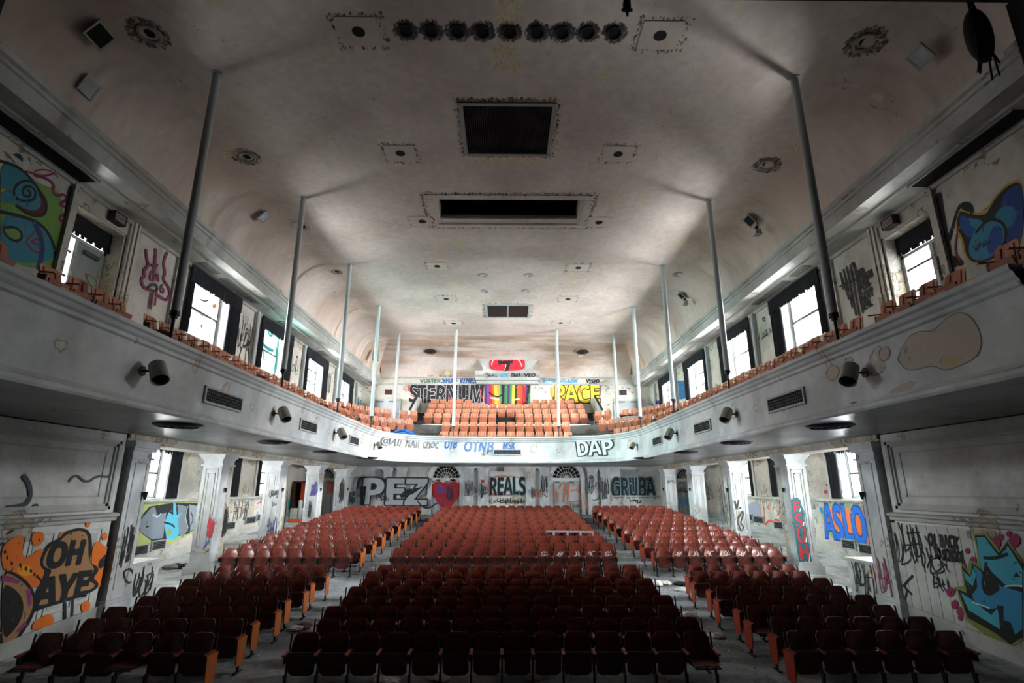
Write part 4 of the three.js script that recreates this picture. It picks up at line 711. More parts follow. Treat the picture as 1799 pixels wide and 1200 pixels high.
[[30.42, T1, 14, 'front'], [31.27, T2, 14, 'second'], [32.42, TIER[0][1], 18, 'third'], [33.25, TIER[1][1], 18, 'fourth'], [34.05, TIER[2][1], 18, 'fifth'], [34.85, TIER[3][1], 18, 'sixth']].forEach(([D, y, n, name], r) => {
  let k = 0;
  for (let i = 0; i < n; i++) {
    const x = (i - (n - 1) / 2) * (r < 2 ? 0.54 : 0.555);
    if (r === 2 && Math.abs(x) < 0.6) continue;
    if (r === 5 && (i > 4 && i < 12)) continue;
    if (r === 5 && i > 16) continue;
    gallerySeat(x, y, D, 0, `terracotta gallery seat, ${ord(k++)} from left, ${name} row up, rear gallery`, 'seats of the rear gallery', hash(i, r, 41) > 0.9);
  }
});
// ================= paint sprayed on walls =================
// a painter in wall metres: a runs to the right as one faces the wall, b is the height
function gr(label, kind, plane, a0, b0, a1, b1, ppm, off, draw) {
  const w = a1 - a0, h = b1 - b0, k = Math.min(ppm * 2.2, 1500 / Math.max(w, h)), c = document.createElement('canvas'); c.width = Math.max(8, Math.round(w * k)); c.height = Math.max(8, Math.round(h * k));
  const g = c.getContext('2d'); g.lineCap = g.lineJoin = 'round';
  const X = (a) => (a - a0) * k, Y = (b) => (b1 - b) * k;
  const list = (s) => { const n = s.split(' ').map(Number), p = []; for (let i = 0; i < n.length; i += 2) p.push([X(n[i]), Y(n[i + 1])]); return p; };
  const trace = (p, soft, close) => {
    g.beginPath();
    if (!soft) { p.forEach(([x, y], i) => i ? g.lineTo(x, y) : g.moveTo(x, y)); if (close) g.closePath(); return; }
    if (close) { const m = (i) => { const q = p[i % p.length], r = p[(i + 1) % p.length]; return [(q[0] + r[0]) / 2, (q[1] + r[1]) / 2]; }; g.moveTo(...m(p.length - 1)); p.forEach((q, i) => g.quadraticCurveTo(...q, ...m(i))); g.closePath(); return; }
    g.moveTo(...p[0]); for (let i = 1; i + 1 < p.length; i++) g.quadraticCurveTo(...p[i], (p[i][0] + p[i + 1][0]) / 2, (p[i][1] + p[i + 1][1]) / 2); g.lineTo(...p[p.length - 1]);
  };
  const api = {
    F(color, s, soft) { trace(list(s), soft, true); g.fillStyle = color; g.fill(); },
    L(color, lw, s, soft = 1) { trace(list(s), soft, false); g.strokeStyle = color; g.lineWidth = Math.max(1, lw * k); g.stroke(); },
    // lettering fitted into a box: 'block', 'bubble', 'tag' or 'hand'
    T(text, x0, y0, x1, y1, color, line, lw, style, rot, jit, seed) {
      const r = rng(seed), H = y1 - y0, thin = style === 'tag' || style === 'hand', px = 100;
      g.font = `${thin ? '' : 'bold '}${px}px sans-serif`; g.textAlign = 'center'; g.textBaseline = 'alphabetic';
      const adv = [...text].map((ch) => Math.max(24, g.measureText(ch).width)), total = adv.reduce((p, q) => p + q, 0), sx = (x1 - x0) * k / total, sy = H * k / 73, s = Math.sqrt(sx * sy), fat = style === 'bubble' ? 1.14 : style === 'block' ? 1.12 : 1;
      let at = 0;
      [...text].forEach((ch, i) => {
        g.save();
        g.translate(X(x0) + (at + adv[i] / 2) * sx, Y((y0 + y1) / 2 + jit * H * (r() - 0.5))); at += adv[i]; g.rotate(-rot + jit * (r() - 0.5) * 2);
        if (style === 'tag') g.transform(1, 0, -0.18, 1, 0, 0);
        g.scale(sx * fat, sy);
        if (thin) { g.strokeStyle = color; g.lineWidth = Math.max(1.2, (lw || 0.03) * k) / s; g.strokeText(ch, 0, 36); }
        else { if (lw) { g.strokeStyle = line; g.lineWidth = 2 * lw * k / s; g.strokeText(ch, 0, 36); } g.fillStyle = color; g.fillText(ch, 0, 36); if (style !== 'bubble') { g.strokeStyle = color; g.lineWidth = 0.05 * k / s; g.strokeText(ch, 0, 36); } }
        g.restore();
      });
    },
    // illegible marker writing: tall looping strokes
    S(x0, y0, x1, y1, color, lw, n, seed, tall = 1) {
      n = Math.max(3, Math.round(n * 0.68)); const r = rng(seed), w = (x1 - x0) / n; g.strokeStyle = color;
      for (let i = 0; i < n; i++) {
        g.lineWidth = Math.max(1, lw * k * (0.4 + 0.3 * r()));
        const x = x0 + (i + r()) * w, h = (y1 - y0) * (0.45 + 0.55 * r()), yb = y0 + (y1 - y0 - h) * r(), q = w * (1 + 1.2 * r());
        g.beginPath(); g.moveTo(X(x), Y(yb + h)); g.bezierCurveTo(X(x + q * (r() - 0.2)), Y(yb + h * 0.6), X(x - q * (r() - 0.4)), Y(yb + h * 0.3), X(x + q * (r() - 0.5)), Y(yb));
        if (r() > 0.35) g.quadraticCurveTo(X(x + q * 1.2), Y(yb + h * 0.1), X(x + q * (0.6 + 0.5 * r())), Y(yb + h * (0.3 + 0.6 * r())));
        g.stroke();
      }
      for (let i = 0; i < n / 4; i++) { g.beginPath(); const y = lerp(y0, y1, 0.2 + 0.6 * r()), x = lerp(x0, x1, r() * 0.7); g.moveTo(X(x), Y(y)); g.lineTo(X(x + (x1 - x0) * 0.25), Y(y + (y1 - y0) * 0.12 * (r() - 0.3))); g.stroke(); }
    },
  };
  draw(api);
  const img = g.getImageData(0, 0, c.width, c.height), d = img.data;    // the paint has bled out and flaked off a little
  for (let y = 0; y < c.height; y++) for (let x = 0; x < c.width; x++) { const o = (y * c.width + x) * 4; if (d[o + 3] && fbm(x * 0.06 + 7, y * 0.06 + 3, 4096, 19, 4) > 0.79) d[o + 3] = 0; }
  g.putImageData(img, 0, 0);
  const t = new THREE.CanvasTexture(c); t.colorSpace = THREE.SRGBColorSpace; t.magFilter = THREE.LinearFilter;
  const mat = new THREE.MeshStandardMaterial({ map: t, transparent: true, roughness: 0.7 });
  let geo;
  if (kind === 'F') {                                     // follows the curved balcony front
    const n = 16, p = [], uv = [], idx = [];
    for (let i = 0; i <= n; i++) { const a = lerp(a0, a1, i / n), D = BD + (BL - off) * Math.pow(1 - Math.pow(Math.min(1, Math.abs(a) / (BX - off)), POW), 1 / POW); for (const j of [0, 1]) { p.push(a, j ? b1 : b0, -D); uv.push(i / n, j); } if (i < n) idx.push(2 * i, 2 * i + 2, 2 * i + 3, 2 * i, 2 * i + 3, 2 * i + 1); }
    geo = new THREE.BufferGeometry(); geo.setAttribute('position', new THREE.Float32BufferAttribute(p, 3)); geo.setAttribute('uv', new THREE.Float32BufferAttribute(uv, 2)); geo.setIndex(idx); geo.computeVertexNormals();
  } else {
    geo = new THREE.PlaneGeometry(w, h);
    if (kind === 'L') { geo.rotateY(Math.PI / 2); geo.translate(plane + off, (b0 + b1) / 2, -(a0 + a1) / 2); }
    else if (kind === 'R') { geo.rotateY(-Math.PI / 2); geo.translate(plane - off, (b0 + b1) / 2, (a0 + a1) / 2); }
    else geo.translate((a0 + a1) / 2, (b0 + b1) / 2, plane + off);
  }
  const m = new THREE.Mesh(geo, mat); m.name = numbered('graffiti'); m.receiveShadow = true; scene.add(m);
  return tag(m, label, 'graffiti');
}
// ---- graffiti: paint on the walls, in wall metres ----
gr("orange black and tan mural reading OH AYE on the lower left wall panelling","L",-9.9,11.12,0.05,14.20,2.62,110,0.03,c=>{c.F("#e8741a","11.46 2.33 11.58 2.45 11.71 2.36 11.75 2.03 11.90 1.94 12.19 2.15 12.39 1.96 12.38 1.56 12.24 1.45 11.78 1.65 11.47 1.96",1);
 c.F("#e8741a","11.86 2.41 12.06 2.49 12.25 2.35 12.18 2.18 11.99 2.16",1);
 c.F("#e8741a","12.57 2.29 12.79 2.45 12.92 2.38 12.79 2.15 12.65 2.11",1);
 c.F("#e8741a","13.90 2.27 14.08 2.31 14.16 2.12 13.99 2.11",1);
 c.F("#e8741a","13.31 2.57 13.46 2.60 13.48 2.47 13.38 2.45",1);
 c.F("#e8741a","11.36 1.82 11.24 2.25 11.45 2.39 11.66 2.42 11.74 1.92 12.12 1.88 12.34 2.14 12.50 1.55 12.30 1.24 11.65 1.67",1);
 c.F("#e8741a","13.64 2.03 13.86 2.14 14.11 1.94 14.36 1.97 14.42 1.60 14.22 1.56 14.27 0.97 13.94 1.09",1);
 c.F("#e8741a","14.42 1.40 14.64 1.61 14.82 1.55 14.75 1.29 14.50 1.26",1);
 c.F("#e8741a","13.67 0.76 13.92 0.82 14.03 0.57 13.78 0.53",1);
 c.F("#e8741a","12.43 0.67 12.87 0.75 13.01 0.44 12.66 0.47 12.40 0.49",1);
 c.F("#e8741a","12.68 0.29 12.77 0.47 12.92 0.32 12.81 0.13 12.67 0.19",1);
 c.F("#f0a020","11.64 1.78 11.93 1.85 12.19 1.65 11.93 1.57",1);
 c.F("#0d0f12","12.21 1.87 12.32 2.20 12.66 2.28 12.72 2.40 13.13 2.48 13.54 2.37 13.70 1.94 13.68 1.63 13.95 1.55 14.07 1.41 13.89 1.27 14.15 1.13 14.11 0.98 13.63 0.92 13.18 0.88 12.43 0.87 12.23 0.77 12.30 1.24 12.45 1.63 12.31 1.71",1);
 c.F("#a97d52","12.30 1.86 12.40 2.13 12.68 2.21 12.77 2.33 13.15 2.42 13.49 2.30 13.62 1.70 13.90 1.50 13.86 1.38 13.68 1.25 14.01 1.14 14.01 1.03 13.29 0.96 12.25 0.93 12.39 1.23 12.57 1.51 12.62 1.64 12.37 1.72",1);
 c.T("OH",12.41,1.67,13.45,2.18,"#0b0d12","",0,"block",-0.1,0.05,3);
 c.T("AYE",12.33,0.93,13.83,1.48,"#0b0d12","",0,"block",-0.06,0.05,5);
 c.F("#0b0d12","11.22 2.30 11.24 2.35 11.30 2.29 11.27 2.24",1);
 c.F("#0b0d12","11.30 2.13 11.33 2.18 11.38 2.13 11.36 2.08",1);
 c.F("#0b0d12","11.39 2.02 11.41 2.07 11.46 2.01 11.44 1.96",1);
 c.F("#0b0d12","11.52 1.90 11.54 1.95 11.60 1.89 11.57 1.84",1);
 c.F("#0b0d12","11.73 1.84 11.75 1.89 11.81 1.83 11.78 1.78",1);
 c.F("#0b0d12","11.88 1.76 11.91 1.81 11.97 1.74 11.94 1.69",1);
 c.F("#0b0d12","12.02 1.69 12.05 1.74 12.11 1.68 12.08 1.63",1);
 c.F("#0b0d12","12.13 1.61 12.16 1.66 12.21 1.60 12.19 1.55",1);
 c.F("#0b0d12","12.21 1.56 12.24 1.61 12.30 1.54 12.27 1.49",1);
 c.F("#0b0d12","12.28 1.50 12.31 1.55 12.37 1.49 12.35 1.44",1);
 c.F("#0b0d12","12.34 1.45 12.37 1.50 12.43 1.43 12.40 1.38",1);
 c.F("#0b0d12","11.29 2.48 11.42 2.56 11.44 2.52 11.33 2.46",1);
 c.L("#0c2430",0.07,"13.17 0.92 13.36 0.24",0);
 c.L("#0c2430",0.05,"13.40 0.91 13.53 0.32",0);
 c.L("#0c1b24",0.22,"14.10 1.57 14.25 1.71 14.20 1.61 14.40 1.61",1)});
gr("black disc with tan and magenta ring, low left wall beside the orange mural","L",-9.9,11.31,0.10,12.46,1.87,90,0.034,c=>{c.F("#0d0f12","11.36 1.82 11.70 1.71 12.11 1.44 12.36 1.12 12.41 0.84 12.23 0.51 12.02 0.25 11.82 0.15",1);
 c.F("#a97d52","11.37 1.77 11.68 1.66 12.07 1.39 12.27 1.14 12.32 0.87 12.14 0.55 11.94 0.27 11.81 0.20",1);
 c.F("#8c3a74","11.39 1.71 11.63 1.64 11.87 1.52 11.80 1.48 11.42 1.60",0);
 c.F("#8c3a74","12.03 1.33 12.16 1.33 12.27 1.01 12.19 0.98",0);
 c.F("#8c3a74","12.18 0.71 12.27 0.64 12.10 0.52 12.01 0.56",0);
 c.F("#0b0d10","11.43 1.54 11.68 1.45 11.94 1.25 12.07 1.05 12.10 0.80 11.97 0.59 11.74 0.44",1)});
gr("faint grey curved spray line across the upper left wall panel","L",-9.9,10.99,2.75,14.18,4.02,50,0.03,c=>{c.L("#3c4850",0.1,"11.14 2.96 11.54 2.98 11.66 3.15 11.55 3.43 11.38 3.57",1);
 c.L("#46525a",0.05,"12.58 3.50 12.69 3.69 13.10 3.44 13.41 3.65 13.81 3.59 14.03 3.87",1);
 c.L("#3c4850",0.16,"11.82 2.95 11.87 2.90",1)});
gr("teal swirl mural with green ground and maroon edging high on the left gallery wall","L",-9.9,9.11,7.40,11.05,10.05,90,0.012,c=>{c.F("#6f9a4a","9.26 9.32 9.70 9.60 10.13 9.54 10.46 9.68 10.73 9.55 10.83 9.05 10.99 8.71 11.11 8.08 9.77 7.50",1);
 c.L("#7a2247",0.06,"9.95 9.66 10.21 9.77 10.45 9.74 10.41 9.58 10.55 9.52 10.72 9.69 10.84 9.59 10.62 9.38 10.89 9.43 10.89 9.29 10.70 9.08 10.90 9.06",1);
 c.L("#8d2a55",0.04,"9.70 9.60 9.94 9.70 10.14 9.75 10.37 9.98",1);
 c.L("#8d2a55",0.03,"9.93 9.75 10.15 9.97 10.46 9.96",1);
 c.F("#5b1c26","9.46 9.06 10.01 9.47 10.32 9.38 10.43 9.18 10.40 8.98 10.19 8.81 9.92 8.80 9.63 8.89",1);
 c.F("#2f7f96","9.21 9.50 9.55 9.64 9.92 9.54 10.19 9.31 10.28 9.09 10.10 8.89 9.77 8.87 9.59 8.83 9.44 8.68",1);
 c.L("#0b1218",0.06,"9.21 9.50 9.55 9.64 9.92 9.54 10.25 9.35 10.41 9.16 10.37 8.94 10.06 8.79 9.75 8.83",1);
 c.L("#0b1218",0.05,"10.19 9.31 10.07 9.50 9.80 9.47 9.61 9.22 9.63 8.98 9.87 8.99 10.09 9.18 10.06 9.37 9.89 9.39 9.77 9.23 9.84 9.10 9.98 9.18 9.96 9.28 9.90 9.27",1);
 c.F("#2f7f96","9.48 8.55 9.95 8.71 10.42 8.76 10.79 8.48 10.93 8.14 9.76 7.56",1);
 c.L("#0b1218",0.07,"9.48 8.55 9.95 8.71 10.42 8.76 10.79 8.48 10.95 8.08",1);
 c.F("#6f9a4a","9.60 8.25 9.75 8.39 9.97 8.40 10.05 8.25 9.91 8.12 9.72 8.14",1);
 c.L("#0b1218",0.05,"9.60 8.25 9.75 8.39 9.97 8.40 10.05 8.25 9.91 8.12 9.72 8.14 9.60 8.25",1);
 c.L("#8d2a55",0.04,"10.14 8.23 10.26 8.55 10.45 8.64 10.43 8.46 10.18 8.25 10.49 8.33 10.63 8.27 10.39 8.09 10.17 8.20",1);
 c.L("#123a66",0.12,"10.22 8.70 10.49 8.46 10.56 8.10 10.55 7.84",1);
 c.F("#123f66","9.34 9.73 9.54 9.92 9.67 9.79 9.50 9.60",1);
 c.F("#bfc3c0","9.29 9.77 9.46 9.78 9.65 9.77 9.66 9.64 9.47 9.65",1);
 c.F("#0e1114","10.74 9.96 10.91 9.95 11.16 8.10 11.06 8.06 10.94 8.69",1);
 c.F("#b7a02a","9.35 9.00 9.49 9.05 9.38 8.89",1)});
gr("magenta line doodle with horns and drips on the left gallery wall beside the door","L",-9.9,13.41,8.04,14.98,10.05,110,0.03,c=>{c.L("#7d2a52",0.09,"13.53 9.62 13.65 9.34 13.78 9.31 13.57 9.05 13.69 8.94 13.55 8.80 13.69 8.61 13.97 8.63",1);
 c.L("#7d2a52",0.09,"14.38 9.93 14.26 9.61 14.49 9.35 14.39 9.14 14.74 9.01 14.86 8.79 14.70 8.59 14.43 8.60 14.30 8.62",1);
 c.L("#7d2a52",0.11,"13.90 9.80 13.95 9.51 14.00 9.25",1);
 c.L("#7d2a52",0.07,"13.85 9.34 14.00 9.24 14.07 9.44",1);
 c.L("#7d2a52",0.06,"13.89 8.93 13.86 9.13 13.96 9.20 14.06 9.04 13.99 8.91 13.89 8.93",1);
 c.L("#7d2a52",0.06,"14.07 8.98 14.15 9.25 14.24 9.01",1);
 c.L("#7d2a52",0.05,"14.08 9.05 14.22 9.10",1);
 c.L("#3b3540",0.07,"13.87 8.66 14.07 8.63 14.29 8.75 14.20 8.89 13.97 8.80 13.87 8.66",1);
 c.L("#7d2a52",0.05,"14.46 8.99 14.37 8.92 14.41 8.76 14.53 8.74 14.54 8.88 14.44 8.88",1);
 c.L("#7d2a52",0.05,"14.04 8.57 14.06 8.16",1);
 c.L("#7d2a52",0.05,"14.13 8.61 14.15 8.16",1);
 c.L("#7d2a52",0.05,"14.25 8.70 14.29 8.31",1)});
gr("black fan-shaped tag with blue scribble between the first two left gallery windows","L",-9.9,18.86,7.90,20.00,9.93,90,0.012,c=>{c.S(18.96,8.32,20.01,9.47,"#15171a",0.07,10,4,1);
 c.L("#15171a",0.1,"19.54 8.47 20.00 8.82 20.26 9.08",1);
 c.L("#15171a",0.06,"19.38 8.38 19.21 7.74",1);
 c.L("#15171a",0.05,"19.72 8.47 19.77 7.64",1);
 c.L("#15171a",0.05,"19.88 8.56 20.12 7.72",1);
 c.S(18.97,9.23,19.71,9.83,"#6d7fb8",0.03,8,9,0.6)});
gr("small black stick tag with a red dot past the second left gallery window","L",-9.9,24.04,8.38,24.86,9.50,80,0.012,c=>{c.S(24.12,8.46,24.78,9.29,"#1a1c1f",0.05,8,14,1);
 c.F("#a01c26","24.43 9.29 24.61 9.42 24.76 9.37 24.66 9.24",1)});
gr("small black tag beside the third left gallery window","L",-9.9,29.04,8.33,29.74,9.72,70,0.012,c=>{c.S(29.12,8.41,29.66,9.64,"#1d1f22",0.05,9,24,1)});
gr("blue painted jars and mark at the far end of the left gallery wall","L",-9.9,35.08,8.48,37.40,9.52,60,0.012,c=>{c.F("#1f5f86","35.19 9.09 35.71 9.25 35.88 8.66 35.20 8.56",0);
 c.F("#1a4f78","36.04 9.11 37.32 9.44 37.32 8.88 36.31 8.69",0);
 c.F("#c4a52c","35.16 9.20 35.69 9.33 35.72 9.22 35.19 9.09",0)});
gr("blue bubble mural with yellow outline high on the right gallery wall","R",9.9,-11.05,7.66,-8.82,9.89,90,0.012,c=>{c.F("#b89a28","-10.61 8.91 -10.38 9.27 -10.26 9.13 -9.85 8.80 -9.67 8.96 -9.48 9.08 -9.17 9.17 -8.92 9.04 -9.24 7.84 -9.60 7.82 -9.93 7.76 -10.35 7.87 -10.53 8.19 -10.49 8.54",1);
 c.F("#10141a","-10.55 8.90 -10.36 9.20 -10.24 9.07 -9.84 8.75 -9.63 8.93 -9.44 9.05 -9.15 9.11 -8.93 8.99 -9.24 7.86 -9.61 7.88 -9.95 7.82 -10.34 7.92 -10.48 8.19 -10.43 8.54",1);
 c.F("#15509a","-10.47 8.86 -10.37 9.11 -10.23 8.95 -9.93 8.76 -9.95 8.63 -10.29 8.47 -10.36 8.58",1);
 c.F("#2f86a8","-10.24 8.93 -9.92 8.73 -9.91 8.59 -10.08 8.57 -10.21 8.75",1);
 c.F("#133f8a","-9.49 8.89 -9.16 9.06 -8.94 8.96 -9.23 7.89 -9.54 7.93 -9.64 8.03 -9.44 8.30",1);
 c.F("#2a7ea6","-9.70 8.62 -9.46 8.79 -9.19 8.65 -9.24 8.32 -9.48 8.26",1);
 c.F("#2f86a8","-10.36 8.37 -10.10 8.64 -9.82 8.65 -9.56 8.49 -9.50 8.27 -9.62 8.02 -9.90 7.87 -10.25 7.93 -10.40 8.13",1);
 c.F("#1650a0","-9.95 8.18 -9.73 8.51 -9.54 8.38 -9.60 8.07 -9.82 7.93 -9.97 7.96",1);
 c.L("#0c1014",0.06,"-10.11 8.54 -9.92 8.65 -9.68 8.63 -9.50 8.43 -9.49 8.22 -9.60 8.01",1);
 c.L("#0c1014",0.09,"-10.78 8.72 -10.59 8.97 -10.38 9.27 -10.23 9.29 -10.09 9.17 -10.10 9.01",1);
 c.F("#0c1014","-10.36 9.30 -10.17 9.29 -10.05 9.12 -10.13 9.01 -10.27 9.14",1);
 c.S(-10.33,8.16,-9.92,8.29,"#0f2038",0.04,7,31,1);
 c.L("#0c1014",0.18,"-10.79 9.79 -10.85 9.18 -10.87 8.62 -10.93 7.96",1);
 c.F("#0c1014","-11.02 8.34 -10.82 8.35 -10.60 8.15 -10.55 8.00 -10.78 8.03 -11.00 8.15",1);
 c.L("#8a2a3c",0.05,"-10.52 8.79 -10.74 8.42 -10.64 8.13",1)});
gr("black tall tag and the words NO LOSSES FORGOTTEN on the right gallery wall","R",9.9,-14.82,7.88,-13.15,9.65,110,0.03,c=>{c.L("#17191b",0.06,"-14.59 9.49 -14.40 8.61",0);
 c.L("#17191b",0.05,"-14.57 9.37 -14.57 8.98",0);
 c.L("#17191b",0.06,"-14.42 9.52 -14.32 8.32",0);
 c.L("#17191b",0.05,"-14.40 9.41 -14.39 9.01",0);
 c.L("#17191b",0.06,"-14.26 9.53 -14.23 8.07",0);
 c.L("#17191b",0.05,"-14.23 9.41 -14.23 9.02",0);
 c.L("#17191b",0.06,"-14.10 9.53 -14.10 8.00",0);
 c.L("#17191b",0.05,"-14.08 9.41 -14.08 9.03",0);
 c.L("#17191b",0.06,"-13.94 9.53 -13.94 8.06",0);
 c.L("#17191b",0.05,"-13.92 9.42 -13.92 9.03",0);
 c.L("#17191b",0.05,"-14.70 9.11 -14.30 9.07 -14.00 9.03",1);
 c.L("#17191b",0.08,"-13.99 9.53 -13.93 9.38 -13.91 9.07",1);
 c.T("NO",-13.90,9.08,-13.60,9.25,"#17191b","",0.035,"hand",0,0.08,2);
 c.T("LOSSES",-13.90,8.88,-13.27,9.06,"#17191b","",0.035,"hand",0,0.08,3);
 c.T("FOR-",-13.90,8.64,-13.42,8.85,"#17191b","",0.035,"hand",0,0.08,4);
 c.T("GOTT",-13.92,8.35,-13.40,8.58,"#17191b","",0.035,"hand",0,0.08,5);
 c.T("EN.",-13.90,8.10,-13.50,8.31,"#17191b","",0.035,"hand",0,0.08,6)});
gr("black figure tag with a ring on top between the right gallery windows","R",9.9,-20.11,8.81,-18.84,9.76,80,0.012,c=>{c.S(-20.03,8.89,-18.92,9.20,"#17191b",0.05,9,41,1);
 c.L("#17191b",0.05,"-19.53 9.66 -19.38 9.68 -19.32 9.57 -19.47 9.53 -19.53 9.66",1)});
gr("solid blue painted shape on the right gallery wall near the back","R",9.9,-30.25,8.04,-28.46,9.38,60,0.012,c=>{c.F("#1d6a9c","-30.17 9.30 -28.54 9.04 -28.63 8.36 -29.07 8.12 -30.14 8.23",0)});
gr("blue and pink daubs at the far end of the right gallery wall","R",9.9,-36.55,8.34,-33.47,9.05,60,0.012,c=>{c.F("#1c5a98","-36.47 8.86 -35.72 8.90 -35.52 8.56 -36.37 8.65",0);
 c.F("#c76a94","-35.13 8.96 -34.71 8.97 -34.83 8.54 -35.23 8.60",0);
 c.F("#1c3f98","-34.74 8.86 -33.94 8.85 -34.05 8.42 -34.70 8.52",0);
 c.F("#c76a94","-33.93 8.88 -33.55 8.86 -33.66 8.44 -34.04 8.46",0)});
gr("blue spiky tag sprayed above the moulding of the upper back wall","B",-36.2,-5.47,10.71,-2.53,11.64,50,0.02,c=>{c.S(-5.37,10.81,-4.13,11.37,"#174b8a",0.11,12,51,1);
 c.S(-4.07,10.81,-2.63,11.54,"#174b8a",0.12,14,52,1)});
gr("green and blue line tags along the frieze above the red and black letters","B",-36.2,-6.03,10.19,-1.93,10.84,60,0.012,c=>{c.T("VOLTER",-5.93,10.37,-4.53,10.61,"#49695c","",0.04,"tag",0.05,0.1,3);
 c.T("SHAE VIBES",-4.45,10.29,-2.03,10.74,"#2f5c94","",0.06,"tag",0,0.15,4)});
gr("black and red block mural reading STERNUM across the upper back wall","B",-36.2,-6.82,8.90,-1.44,10.35,70,0.012,c=>{c.F("#c83a2c","-6.77 9.85 -6.71 10.25 -1.55 10.30 -1.49 9.04 -5.72 9.03 -6.00 9.18 -6.52 9.58",0);
 c.F("#0b0c10","-6.66 9.93 -6.47 10.21 -1.55 10.22 -1.57 8.96 -5.60 8.95 -5.88 9.18 -6.24 9.34 -6.05 9.58 -6.53 9.73",0);
 c.F("#c83a2c","-5.89 10.29 -5.70 10.29 -5.72 9.89 -5.60 9.81 -5.83 9.89",0);
 c.F("#c83a2c","-5.15 10.25 -5.03 10.25 -5.20 9.74 -5.29 9.89",0);
 c.F("#c83a2c","-4.82 9.97 -4.55 10.05 -4.59 9.93 -4.82 9.93",0);
 c.F("#c83a2c","-5.05 9.66 -4.66 9.74 -4.66 9.62 -5.04 9.50",0);
 c.F("#c83a2c","-4.17 10.13 -3.93 10.21 -3.97 9.97 -4.16 10.01",0);
 c.F("#c83a2c","-4.19 9.74 -4.03 9.66 -3.79 9.23 -3.94 9.23 -4.15 9.58",0);
 c.F("#c83a2c","-6.61 9.89 -6.10 9.65 -6.32 9.54 -6.08 9.26 -6.23 9.18 -6.60 9.58 -6.37 9.65",0);
 c.T("STERNUM",-6.65,8.99,-1.51,10.22,"#0c0d12","#b9b2b4",0.035,"bubble",0,0.05,4);
 c.L("#c83a2c",0.05,"-1.86 10.18 -1.81 9.66 -1.61 9.27",1)});
gr("purple green red and yellow striped abstract mural in the middle of the upper back wall","B",-36.2,-1.59,8.76,1.73,10.58,70,0.016,c=>{c.F("#4d2560","-1.55 10.50 -1.37 10.50 -1.30 8.80 -1.45 8.80",0);
 c.F("#7c3c86","-1.39 10.50 -1.18 10.50 -1.10 8.80 -1.30 8.80",0);
 c.F("#b5202a","-1.20 10.50 -1.02 10.50 -0.95 8.80 -1.10 8.80",0);
 c.F("#d6571f","-1.04 10.50 -0.86 10.50 -0.79 8.80 -0.95 8.80",0);
 c.F("#dfae2c","-0.88 10.50 -0.63 10.50 -0.56 8.80 -0.79 8.80",0);
 c.F("#d98a3a","-0.65 10.50 -0.47 10.50 -0.40 8.80 -0.56 8.80",0);
 c.F("#4c8a50","-0.49 10.50 -0.35 10.50 -0.29 8.80 -0.40 8.80",0);
 c.F("#2a1830","-0.37 10.50 -0.16 10.50 -0.09 8.80 -0.29 8.80",0);
 c.F("#3f7a52","-0.18 10.50 0.12 10.50 0.18 8.80 -0.09 8.80",0);
 c.F("#4d2560","0.10 10.50 0.27 10.50 0.22 8.80 0.06 8.80",0);
 c.F("#3f7a52","0.25 10.50 0.47 10.50 0.41 8.80 0.22 8.80",0);
 c.F("#dcc236","0.41 10.50 0.63 10.50 0.57 8.80 0.37 8.80",0);
 c.F("#3c2a20","0.61 10.50 0.78 10.50 0.72 8.81 0.57 8.80",0);
 c.F("#cf5420","0.76 10.50 1.14 10.50 1.07 8.81 0.72 8.81",0);
 c.F("#b5202a","1.12 10.50 1.37 10.50 1.30 8.81 1.07 8.81",0);
 c.F("#5a2a68","1.35 10.50 1.53 10.50 1.46 8.81 1.30 8.81",0);
 c.F("#3f7a52","1.51 10.50 1.69 10.50 1.61 8.81 1.46 8.81",0);
 c.L("#141018",0.16,"-1.55 10.54 -0.22 10.54 -0.14 9.67 -0.29 8.84",1);
 c.L("#141018",0.14,"0.25 10.46 1.59 10.42 1.50 9.67 1.34 8.85",1);
 c.L("#141018",0.1,"-1.15 9.66 -0.68 9.27 -0.21 9.59",1);
 c.L("#c9c6c0",0.1,"-1.07 9.31 -0.52 9.19",1);
 c.L("#c9c6c0",0.1,"0.41 9.16 0.88 9.24",1);
 c.L("#2b7a4a",0.12,"-0.06 10.06 -0.09 8.84",1)});
gr("big red heart with a black number 7 above the projection booth ledge","B",-35.2,-1.23,10.91,1.34,12.00,70,0.03,c=>{c.F("#b3142a","-1.06 10.96 -1.18 11.43 -1.03 11.83 -0.68 11.95 -0.22 11.87 0.01 11.75 0.32 11.91 0.79 11.95 1.17 11.80 1.29 11.44 1.17 10.97",1);
 c.L("#e9b9b4",0.07,"-0.99 11.40 -0.95 11.71 -0.68 11.87 -0.29 11.79",1);
 c.L("#e9b9b4",0.07,"0.28 11.87 0.71 11.84 0.94 11.60 1.05 11.28",1);
 c.F("#0b0c10","-0.60 11.67 0.48 11.68 0.40 11.52 0.25 11.40 0.13 10.97 -0.14 10.96 0.02 11.44 -0.37 11.44 -0.48 11.32",0);
 c.L("#cfd2d2",0.04,"-0.02 11.40 -0.10 11.04",1)});
gr("small black and blue tags along the projection booth ledge front","B",-35.2,-1.37,10.40,1.98,10.74,60,0.62,c=>{c.S(-1.32,10.45,-0.63,10.65,"#22262a",0.05,10,61,0.5);
 c.S(-0.48,10.46,0.13,10.65,"#3f93b8",0.08,10,62,0.5);
 c.T("TMA",0.29,10.46,0.94,10.69,"#1a1c20","",0.05,"tag",0,0.1,2);
 c.T("VEO",1.20,10.46,1.93,10.66,"#1a1c20","",0.05,"tag",0,0.1,3)});
